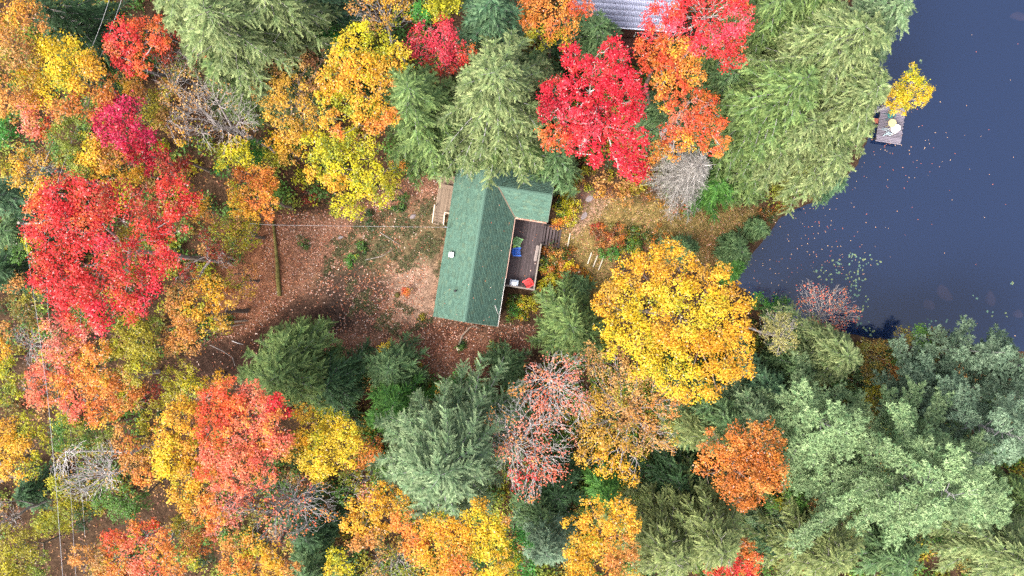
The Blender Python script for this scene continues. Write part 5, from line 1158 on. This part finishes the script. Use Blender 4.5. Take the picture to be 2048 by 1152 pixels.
S_("red-leaved sapling by the dark bush in the upper yard", 0.5, [(615, 395, 12, 'RB'), (640, 385, 12, 'RB'), (600, 375, 10, 'BN')], dens=0.35, twig=60)
S_("green seedling under the cottage's lower left roof corner", 0.2, [(850, 628, 5, 'YG'), (845, 634, 4, 'OL')])
S_("green shrub at the lower right of the yard, beside a stump", 0.2, [(925, 688, 9, 'GD'), (918, 695, 7, 'GR')])
S_("yellow and green shrubs at the yard's lower edge, right of the stump", 0.3, [(985, 715, 10, 'GR'), (1000, 700, 10, 'YG'), (960, 730, 9, 'GR'), (980, 690, 7, 'OL')], dens=0.5)
S_("yellow weeds right of the emerald fir", 0.3, [(840, 735, 9, 'YG'), (850, 750, 10, 'GR'), (865, 765, 10, 'OB'), (845, 770, 9, 'GB')], dens=0.5)

# ------------------------------------------------------------------ undergrowth, litter, floating leaves
def in_any(X, Y, polys, grow=0.0):
    r = np.zeros(X.shape, bool)
    for p in polys: r |= poly_sd(X, Y, p) > -grow
    return r
CL = px_poly(CLEARING); PA = px_poly(PATHG)
hp = lambda x, y: tuple((HO + v_ * x + u_ * y)[:2])
HOUSEP = np.array([hp(-2.0, -0.3), hp(WX1 + .3, -0.3), hp(WX1 + 2.4, 6.5), hp(WX1 + 2.2, 10.5), hp(WX1 + .3, 10.6), hp(WX1 + .3, HL + .3), hp(-2.0, HL + .3)])
nhx = np.array([(Vector((a * math.cos(nr) - b * math.sin(nr), a * math.sin(nr) + b * math.cos(nr), 0)) + nh.location)[:2] for a, b in ((-.2, -1.2), (NL + .2, -1.2), (NL + .2, 2 * ND), (-.2, 2 * ND))])
ROADS = [px_poly([(95, 760), (85, 900), (100, 1060), (60, 1200), (180, 1200), (200, 1080), (330, 1040), (400, 960), (400, 780), (330, 780), (330, 960), (190, 1050), (130, 1050), (115, 900), (120, 760)])]
def under(name, label, n, pals, x0, x1, y0, y1, seed, rmin=0.4, rmax=1.1, leaf=0.21, cov=0.5, hmax=2.2, cond=None):
    X = rng.uniform(x0, x1, n); Y = rng.uniform(y0, y1, n)
    dl = -poly_sd(X, Y, lake_poly)
    ok = (dl > 0.5) & ~in_any(X, Y, [CL, PA], 0.2) & ~in_any(X, Y, [HOUSEP, nhx], 0.3) & ~in_any(X, Y, ROADS, 0)
    ok &= wob(X, Y, 0.4, seed) > -0.6
    if cond is not None: ok &= cond(X, Y)
    X, Y = X[ok], Y[ok]; Z = ground_z(X, Y)
    Vs, Cs = [], []
    for i in range(len(X)):
        rp = rng.uniform(rmin, rmax); h = rng.uniform(0.15, hmax) * rp
        n_ = int(5 * rp * rp / (0.45 * leaf * leaf) * cov)
        u = rand_dirs(n_, -0.1)
        p = np.array([X[i], Y[i], Z[i] + h * 0.5]) + u * rp * rng.uniform(0.3, 1.25, (n_, 1)) * np.array([1, 1, 0.7])
        N = norm(u * 0.5 + np.array([0, 0, 0.6]) + rng.normal(size=(n_, 3)) * 0.45)
        Vs.append(leaf_tris(p, N, leaf * rng.uniform(0.6, 1.2, n_)))
        pl = PALL[pals[rng.integers(len(pals))]]
        cc = (pl[rng.integers(len(pl))] * 0.6 + pl[rng.integers(len(pl), size=n_)] * 0.4) * rng.uniform(0.75, 1.3, (n_, 1))
        Cs.append(cc)
    V = np.vstack(Vs); NTRI[0] += len(V) // 3
    return tag(link(name, tri_mesh(name, V, np.vstack(Cs), M_LEAF)), label, None, None, "stuff")
GP = ['GD', 'GR', 'GR', 'GD', 'OL', 'BG', 'TN', 'LG', 'GR']
under("undergrowth", "dark green forest undergrowth below the left trees", 1300, GP + ['YG'], -50, -16, -30, 30, 1)
under("undergrowth", "green undergrowth below the trees along the top", 750, GP, -16, 30, 8, 30, 2)
under("undergrowth", "green undergrowth below the trees along the bottom", 1050, GP, -16, 18, -30, -5, 3)
under("undergrowth", "green undergrowth below the pines at the lower right", 1000, GP, 18, 50, -30, -3, 4)
under("bracken", "yellow and rust bracken around the deck and the path", 330, ['YG', 'OT', 'GR', 'BG', 'BN', 'OL'], 3, 26, -6, 12, 5, 0.18, 0.42, 0.11, 0.45, 1.2)

def litter(name, label, n, x0, x1, y0, y1, cols, size, inside, z=None, off=0.025, tilt=0.35, mat=M_LITTER):
    X = rng.uniform(x0, x1, n); Y = rng.uniform(y0, y1, n)
    ok = inside(X, Y); X, Y = X[ok], Y[ok]
    Z = (ground_z(X, Y) if z is None else np.full(X.shape, z)) + off + rng.uniform(0, 0.02 if z is None else 0.002, X.shape)
    Pn = np.stack([X, Y, Z], -1); m_ = len(X)
    N = norm(np.array([0, 0, 1.0]) + rng.normal(size=(m_, 3)) * tilt)
    V = leaf_tris(Pn, N, size * rng.uniform(0.6, 1.3, m_))
    c = np.array([lin(q) for q in cols])[rng.integers(len(cols), size=m_)] * 0.62 * rng.uniform(0.8, 1.2, (m_, 1))
    NTRI[0] += m_
    return tag(link(name, tri_mesh(name, V, c, mat)), label, None, None, "stuff")
LC = [(196, 138, 108), (176, 114, 84), (218, 176, 150), (206, 146, 116), (160, 84, 62), (214, 160, 140), (150, 92, 70), (184, 112, 64), (232, 204, 188), (144, 92, 72), (206, 130, 90)]
mossp0 = px_poly([(740, 430), (890, 395), (885, 540), (800, 520), (700, 560), (640, 560), (650, 500)])
not_dark = px_poly([(380, 780), (370, 700), (520, 660), (600, 590), (680, 590), (680, 650), (600, 700), (480, 770)])
litter("fallen_leaves", "pink and brown fallen leaves covering the yard", 48000, -32, 4, -12, 11, LC, 0.12,
       lambda X, Y: in_any(X, Y, [CL], 0.6) & ~in_any(X, Y, [HOUSEP * 1.0], -0.6) & ((poly_sd(X, Y, not_dark) < 0) | (rng.random(X.shape) < 0.12)) & (rng.random(X.shape) < (0.62 + 0.45 * wob(X, Y, 0.7, 2)) * np.where(poly_sd(X, Y, mossp0) > 0, 0.45, 1)))
litter("fallen_leaves", "fallen leaves speckling the grassy path", 15000, 3, 26, -8, 9, LC + [(222, 190, 150), (200, 160, 90)], 0.10, lambda X, Y: in_any(X, Y, [PA], 0.4) & (rng.random(X.shape) < 0.5 + 0.5 * wob(X, Y, 0.9, 5)))
litter("fallen_leaves", "russet leaf litter on the forest floor", 30000, -50, 36, -30, 28, [(140, 84, 60), (120, 76, 56), (150, 110, 60), (100, 66, 48), (170, 120, 80)], 0.17, lambda X, Y: (poly_sd(X, Y, lake_poly) < -0.4) & ~in_any(X, Y, [CL, PA, HOUSEP], 0))
def float_in(X, Y):
    px = 1024 + X * FPX / (CAM_H + 2); py = 576 - Y * FPX / (CAM_H + 2)
    d = np.minimum(np.hypot((px - 1790) / 110, (py - 300) / 60), np.hypot((px - 1640) / 110, (py - 450) / 110))
    d = np.minimum(d, np.hypot((px - 1540) / 60, (py - 560) / 60))
    return (poly_sd(X, Y, lake_poly) > 0.1) & (rng.random(X.shape) < np.exp(-d * d) + 0.03)
litter("floating_leaves", "orange fallen leaves floating on the lake", 2300, 18, 50, -6, 28, [(240, 180, 130), (226, 130, 90), (214, 176, 140), (244, 200, 150), (200, 110, 80)], 0.085, float_in, LAKE_Z, 0.006, 0.04)
rl_ = []
for _ in range(22):
    x = rng.uniform(0.1, HW - .1); y = rng.uniform(0.2, 12); z = ZE + PM * min(x, HW - x) + 0.03
    rl_.append(HO + v_ * x + u_ * y + Vector((0, 0, z - ZE)))
for _ in range(60):
    x = rng.uniform(HW, WX1 - .1); y = WY0 - rng.uniform(0.0, 0.1); rl_.append(HO + v_ * x + u_ * y + Vector((0, 0, 0.02)))
for _ in range(36):
    x = rng.uniform(dx0 + .4, dxe); y = rng.uniform(dys, dyn); rl_.append(HO + v_ * x + u_ * y + Vector((0, 0, DZ + .012 - ZE)))
rl_ = np.array(rl_); n_ = len(rl_)
tag(link("fallen_leaves", tri_mesh("fallen_leaves", leaf_tris(rl_, norm(np.array([-.1, 0, 1.0]) + rng.normal(size=(n_, 3)) * .1), 0.09 * rng.uniform(.6, 1.3, n_)), np.array([lin(q) for q in LC])[rng.integers(len(LC), size=n_)] * .6, M_LITTER)), "stray tan leaves on the cottage roof, gutter and deck", None, None, "stuff")

# grass tufts on the path and moss-green patches in the yard
def tufts(name, label, n, x0, x1, y0, y1, cols, inside, size=0.09):
    X = rng.uniform(x0, x1, n); Y = rng.uniform(y0, y1, n); ok = inside(X, Y); X, Y = X[ok], Y[ok]
    k = 5; X = np.repeat(X, k) + rng.normal(size=len(X) * k) * .06; Y = np.repeat(Y, k) + rng.normal(size=len(Y) * k) * .06
    m_ = len(X); Pn = np.stack([X, Y, ground_z(X, Y) + .04], -1)
    T = norm(rng.normal(size=(m_, 3)) * [1, 1, .3] + [0, 0, .5]); N = norm(np.cross(T, rng.normal(size=(m_, 3))) + [0, 0, .5])
    V = leaf_tris(Pn, N, size * rng.uniform(.7, 1.5, m_), T, .35, 1.4)
    c = np.array([lin(q) for q in cols])[rng.integers(len(cols), size=m_)] * .55 * rng.uniform(.75, 1.2, (m_, 1)); NTRI[0] += m_
    return tag(link(name, tri_mesh(name, V, c, M_NEEDLE)), label, None, None, "stuff")
tufts("grass", "olive and straw grass on the path to the lake", 16000, 3, 26, -8, 9, [(150, 134, 76), (128, 124, 66), (170, 146, 92), (110, 112, 60)], lambda X, Y: in_any(X, Y, [PA], 0.3) & (rng.random(X.shape) < .75))
mossp = px_poly([(740, 430), (890, 395), (885, 560), (860, 520), (800, 540), (700, 520), (640, 560), (650, 500)]); mossq = px_poly([(700, 560), (780, 600), (860, 640), (800, 670), (700, 630)])
tufts("grass", "short green plants in the yard left of the cottage", 16000, -17, -5, -6, 10, [(112, 124, 78), (98, 114, 70), (134, 132, 92), (120, 108, 84)], lambda X, Y: (in_any(X, Y, [mossp, mossq], .3)) & (wob(X, Y, 1.6, 3) > 0.0) & ~in_any(X, Y, [HOUSEP], -1.6), .12)

# ------------------------------------------------------------------ lily pads, one object each
lp = []
for k in range(7):
    n_ = 9; vv = [(0, 0, 0)] + [(math.cos(a) * (1 + .06 * math.sin(3 * a + k)), math.sin(a) * (1 + .06 * math.cos(2 * a + k)), .02 * math.sin(2 * a + k)) for a in np.linspace(.18, 6.1, n_)]
    me = bpy.data.meshes.new("lily_pad"); me.from_pydata([(x * .12, y * .12, z) for x, y, z in vv], [], [(0, i, i + 1) for i in range(1, n_)]); me.update(); me.materials.append([simple("lily_leaf", (92, 122, 100), .6, .25, 3, .4), simple("old_lily_leaf", (112, 126, 84), .6, .25, 3, .4)][k % 2]); lp.append(me)
clus = [(1700, 510, 9, 6), (1715, 520, 9, 7), (1675, 525, 7, 8), (1735, 520, 6, 6), (1758, 525, 8, 4), (1640, 540, 7, 5), (1655, 550, 9, 5), (1680, 545, 8, 6), (1700, 555, 9, 8), (1722, 540, 7, 8), (1705, 575, 9, 9), (1715, 590, 8, 6),
        (1720, 565, 8, 5), (1660, 560, 6, 4), (1735, 600, 5, 3), (1725, 620, 8, 6), (1715, 635, 7, 5), (1722, 650, 7, 5), (1740, 662, 8, 6), (1842, 122, 4, 3), (2025, 566, 5, 3), (1950, 590, 5, 2), (1984, 625, 7, 4), (2012, 628, 4, 2), (1860, 645, 7, 4), (1895, 642, 5, 2), (1735, 672, 6, 4), (1925, 650, 7, 3)]
for (cx_, cy_, sp, n_) in clus:
    for _ in range(n_):
        q = P(cx_ + rng.normal() * sp * .8, cy_ + rng.normal() * sp * .7, LAKE_Z)
        if float(poly_sd(np.array([q.x]), np.array([q.y]), lake_poly)[0]) < .1: continue
        o = link("lily_pad", lp[rng.integers(7)], None, (q.x, q.y, LAKE_Z + .004 + rng.uniform(0, .006)), (0, 0, rng.uniform(0, 6.28))); s = rng.uniform(.5, 1.05); o.scale = (s, s, 1)
        tag(o, "pale green lily pad floating on the dark lake", "lily pad", "lily pads on the lake")

# ------------------------------------------------------------------ rocks, logs, stump
def rock(name, label, px, py, z, rx, ry, rz, mat, rot=0.0, cat="rock", group=None):
    import bmesh
    bm = bmesh.new(); bmesh.ops.create_icosphere(bm, subdivisions=2, radius=1.0)
    sd = rng.uniform(0, 9, 3)
    for v in bm.verts:
        f = 1 + .16 * math.sin(v.co.x * 2.6 + sd[0]) * math.cos(v.co.y * 2.2 + sd[1]) + .1 * math.sin(v.co.z * 4 + sd[2] + v.co.x * 3)
        v.co = Vector((v.co.x * rx * f, v.co.y * ry * f, v.co.z * rz * f))
    me = bpy.data.meshes.new(name); bm.to_mesh(me); bm.free(); me.materials.append(mat)
    q = P(px, py, z); zz = z if z < -1.9 else gz(q.x, q.y) + rz * .25
    return tag(link(name, me, None, (q.x, q.y, zz), (0, 0, rot)), label, cat, group)
rock("submerged_rock", "brown boulder under the lake surface, the left and largest of the two clear ones", 1888, 586, -2.62, .95, .55, .35, M_SUBROCK, -.7)
rock("submerged_rock", "tall brown boulder under the lake surface near the right edge", 1981, 598, -2.66, .45, .75, .35, M_SUBROCK, .15)
rock("submerged_rock", "faint small boulder under the lake left of the largest submerged one", 1858, 610, -2.85, .5, .5, .3, M_SUBROCK)
rock("submerged_rock", "faint boulder under the lake at the right edge", 2036, 628, -2.8, .5, .4, .3, M_SUBROCK)
rock("submerged_rock", "faint boulder under the lake in the top right corner", 2038, 33, -2.75, .9, .4, .3, M_SUBROCK)
rock("garden_rock", "pale grey rock at the top right of the leafy yard", 826, 433, 0, .32, .18, .14, M_ROCK, .6)
rock("garden_rock", "small pale rock in the middle of the upper yard", 682, 475, 0, .24, .14, .1, M_ROCK, .3)
rock("flat_rock", "pinkish flat rock in the leaf patch above the path", 1178, 398, -.2, .4, .26, .1, M_ROCK, .4)
rock("flat_rock", "pinkish flat rock nearer the deck stair in the leaf patch", 1168, 432, -.2, .38, .22, .09, M_ROCK, 1.0)
rock("shore_rock", "small shore rock at the cove's left rim", 1497, 512, -1.5, .2, .15, .12, M_ROCK)
def log(name, label, pts, rad, mat, cat="log", moss=False):
    P0 = P(*pts[0][:2], 0); z0 = gz(P0.x, P0.y)
    out = []
    for i, (a, b, h) in enumerate(pts):
        q = P(a, b, 0); z = gz(q.x, q.y); q = P(a, b, z + h); out.append((q.x - P0.x, q.y - P0.y, z + h - z0))
    r = [rad * (1 - .45 * i / (len(pts) - 1)) * rng.uniform(.9, 1.1) for i in range(len(pts))]
    return tag(MB().tube(out, r, 9).build(name, mat, None, True, (P0.x, P0.y, z0)), label, cat)
log("mossy_log", "long mossy fallen log lying down the left side of the yard", [(559, 592, .12), (556, 560, .18), (555, 530, .2), (552, 500, .2), (549, 470, .2), (546, 440, .2)], .2, M_MOSS)
log("fallen_log", "short pale log under the tan-orange tree", [(452, 645, .35), (470, 643, .33), (495, 641, .28)], .15, M_LOG)
log("fallen_log", "thin grey log just below the short pale one", [(458, 653, .2), (490, 648, .2)], .07, M_LOG)
log("fallen_branch", "small pale branch on the dark earth", [(464, 682, .1), (475, 686, .12), (487, 689, .1)], .05, M_BARK_WHITE, "branch")
log("fallen_log", "grey leaning trunk emerging right of the huge red maple", [(340, 508, 4.5), (375, 515, 3.4), (410, 520, 2.2), (445, 525, 1.0)], .2, M_LOG)
log("fallen_log", "pale leaning trunk below the grey twigs at the lower left edge", [(-10, 915, 2.0), (30, 955, 1.6), (75, 930, 1.0)], .16, M_LOG)
log("fallen_log", "brown leaning trunk at the lower left edge above the green fir", [(-5, 965, 3.4), (40, 945, 2.2), (80, 920, 1.0)], .16, M_LOG)
log("fallen_branch", "crooked dead branch on the leaves below the cottage", [(918, 690, .1), (924, 672, .3), (938, 656, .5), (948, 651, .5), (962, 659, .3)], .09, M_LOG, "branch")
log("fallen_branch", "thin dead branch lying on the lower right of the cottage roof", [(990, 611, 4.1), (994, 622, 4.0), (998, 632, 3.6)], .03, M_BARK_WHITE, "branch")
for (pts, lb_) in (([(760, 465, .05), (775, 474, .08), (800, 490, .05)], "thin stick in the upper right of the yard"), ([(730, 520, .05), (765, 512, .06), (790, 495, .05)], "thin stick beside the green seedling of the yard"), ([(420, 690, .6), (445, 702, .5), (465, 715, .3), (470, 732, .1)], "curved bare twig over the dark earth")):
    log("fallen_stick", lb_, pts, .028, M_BARK_PALE, "stick")
q = P(917, 697, 0); zz = gz(q.x, q.y)
sp_ = empty("tree_stump", (q.x, q.y, zz), "cut stump at the lower end of the crooked dead branch", "stump")
MB().tube([(0, 0, -.05), (0, 0, .12), (0, 0, .3)], [.26, .2, .18], 14).build("bark", M_LOG, sp_, True); MB().tube([(0, 0, .3), (0, 0, .31)], .165, 14).build("cut_face", M_PORCH_RAIL, sp_)
q = P(795, 590, 0); zz = gz(q.x, q.y)
s2 = empty("tree_stump", (q.x, q.y, zz), "rotten brown stump beside the tiny orange sapling", "stump")
MB().tube([(0, 0, -.05), (0, 0, .1), (0, 0, .22)], [.3, .22, .17], 12).build("bark", M_MOSS, s2, True)

# ------------------------------------------------------------------ power line
pt = P(46, 447, 9.4); zb3 = gz(pt.x, pt.y)
pole = empty("utility_pole", (pt.x, pt.y, zb3), "utility pole at the bend of the power line beside the huge red maple", "utility pole")
MB().tube([(0, 0, -.3), (0, 0, 9.9 - zb3)], [.16, .11], 10).build("pole_shaft", M_POLE, pole)
MB().box(-.08, 1.5, -.06, .06, 9.3 - zb3, 9.42 - zb3).build("crossarm", M_POLE, pole)
for x in (0.0, 1.4): MB().tube([(x, 0, 9.42 - zb3), (x, 0, 9.6 - zb3)], [.05, .035], 8).build("insulator", M_METAL, pole)
def wire(label, pts, r=.010, sag=.5, group=None):
    w3 = [P(a, b, z) for a, b, z in pts]; out = []
    for i in range(len(w3) - 1):
        for k in range(14):
            t_ = k / 14; p_ = w3[i].lerp(w3[i + 1], t_); p_.z -= sag * 4 * t_ * (1 - t_); out.append(p_)
    out.append(w3[-1]); o0 = out[0]
    return tag(MB().tube([p_ - o0 for p_ in out], r, 5).build("power_wire", M_WIRE, None, False, o0), label, "wire", group)
wire("left-hand one of the double wires, rising from the pole to the top edge", [(46, 447, 9.6), (55, 403, 9.8), (178, 108, 11.5), (222, -12, 12.5), (250, -90, 13)], sag=.1)
wire("right-hand one of the double wires near the top edge", [(88, 440, 9.5), (190, 140, 10.5), (246, -10, 11.5), (270, -90, 12)], sag=.1)
wire("long power wire running from the pole down to the bottom edge at left", [(46, 447, 9.6), (72, 620, 12.8), (95, 790, 13.2), (112, 970, 13), (126, 1160, 13), (132, 1230, 13)], sag=.0, r=.010)
wire("faint second power wire right of the long one, lower left", [(88, 440, 9.5), (96, 620, 7.5), (125, 860, 7.5), (141, 980, 8), (152, 1160, 8)], sag=.0, r=.008)
wire("faint third wire short piece at the lower left", [(96, 640, 7.0), (140, 860, 6.5), (165, 1000, 6.5), (170, 1075, 6.5)], sag=.0, r=.010)
wq = hl(895, 455, ZE + .8)
mp_ = HO + v_ * 0.0 + u_ * wq[1]; mpx = (1024 + mp_.x * FPX / (CAM_H - ZE - .8), 576 - mp_.y * FPX / (CAM_H - ZE - .8))
wire("thin house wire from the left trees to the cottage's roof edge", [(500, 447, 7.5), (545, 450, 7.2), (mpx[0], mpx[1], ZE + .78)], sag=.12, r=.009)
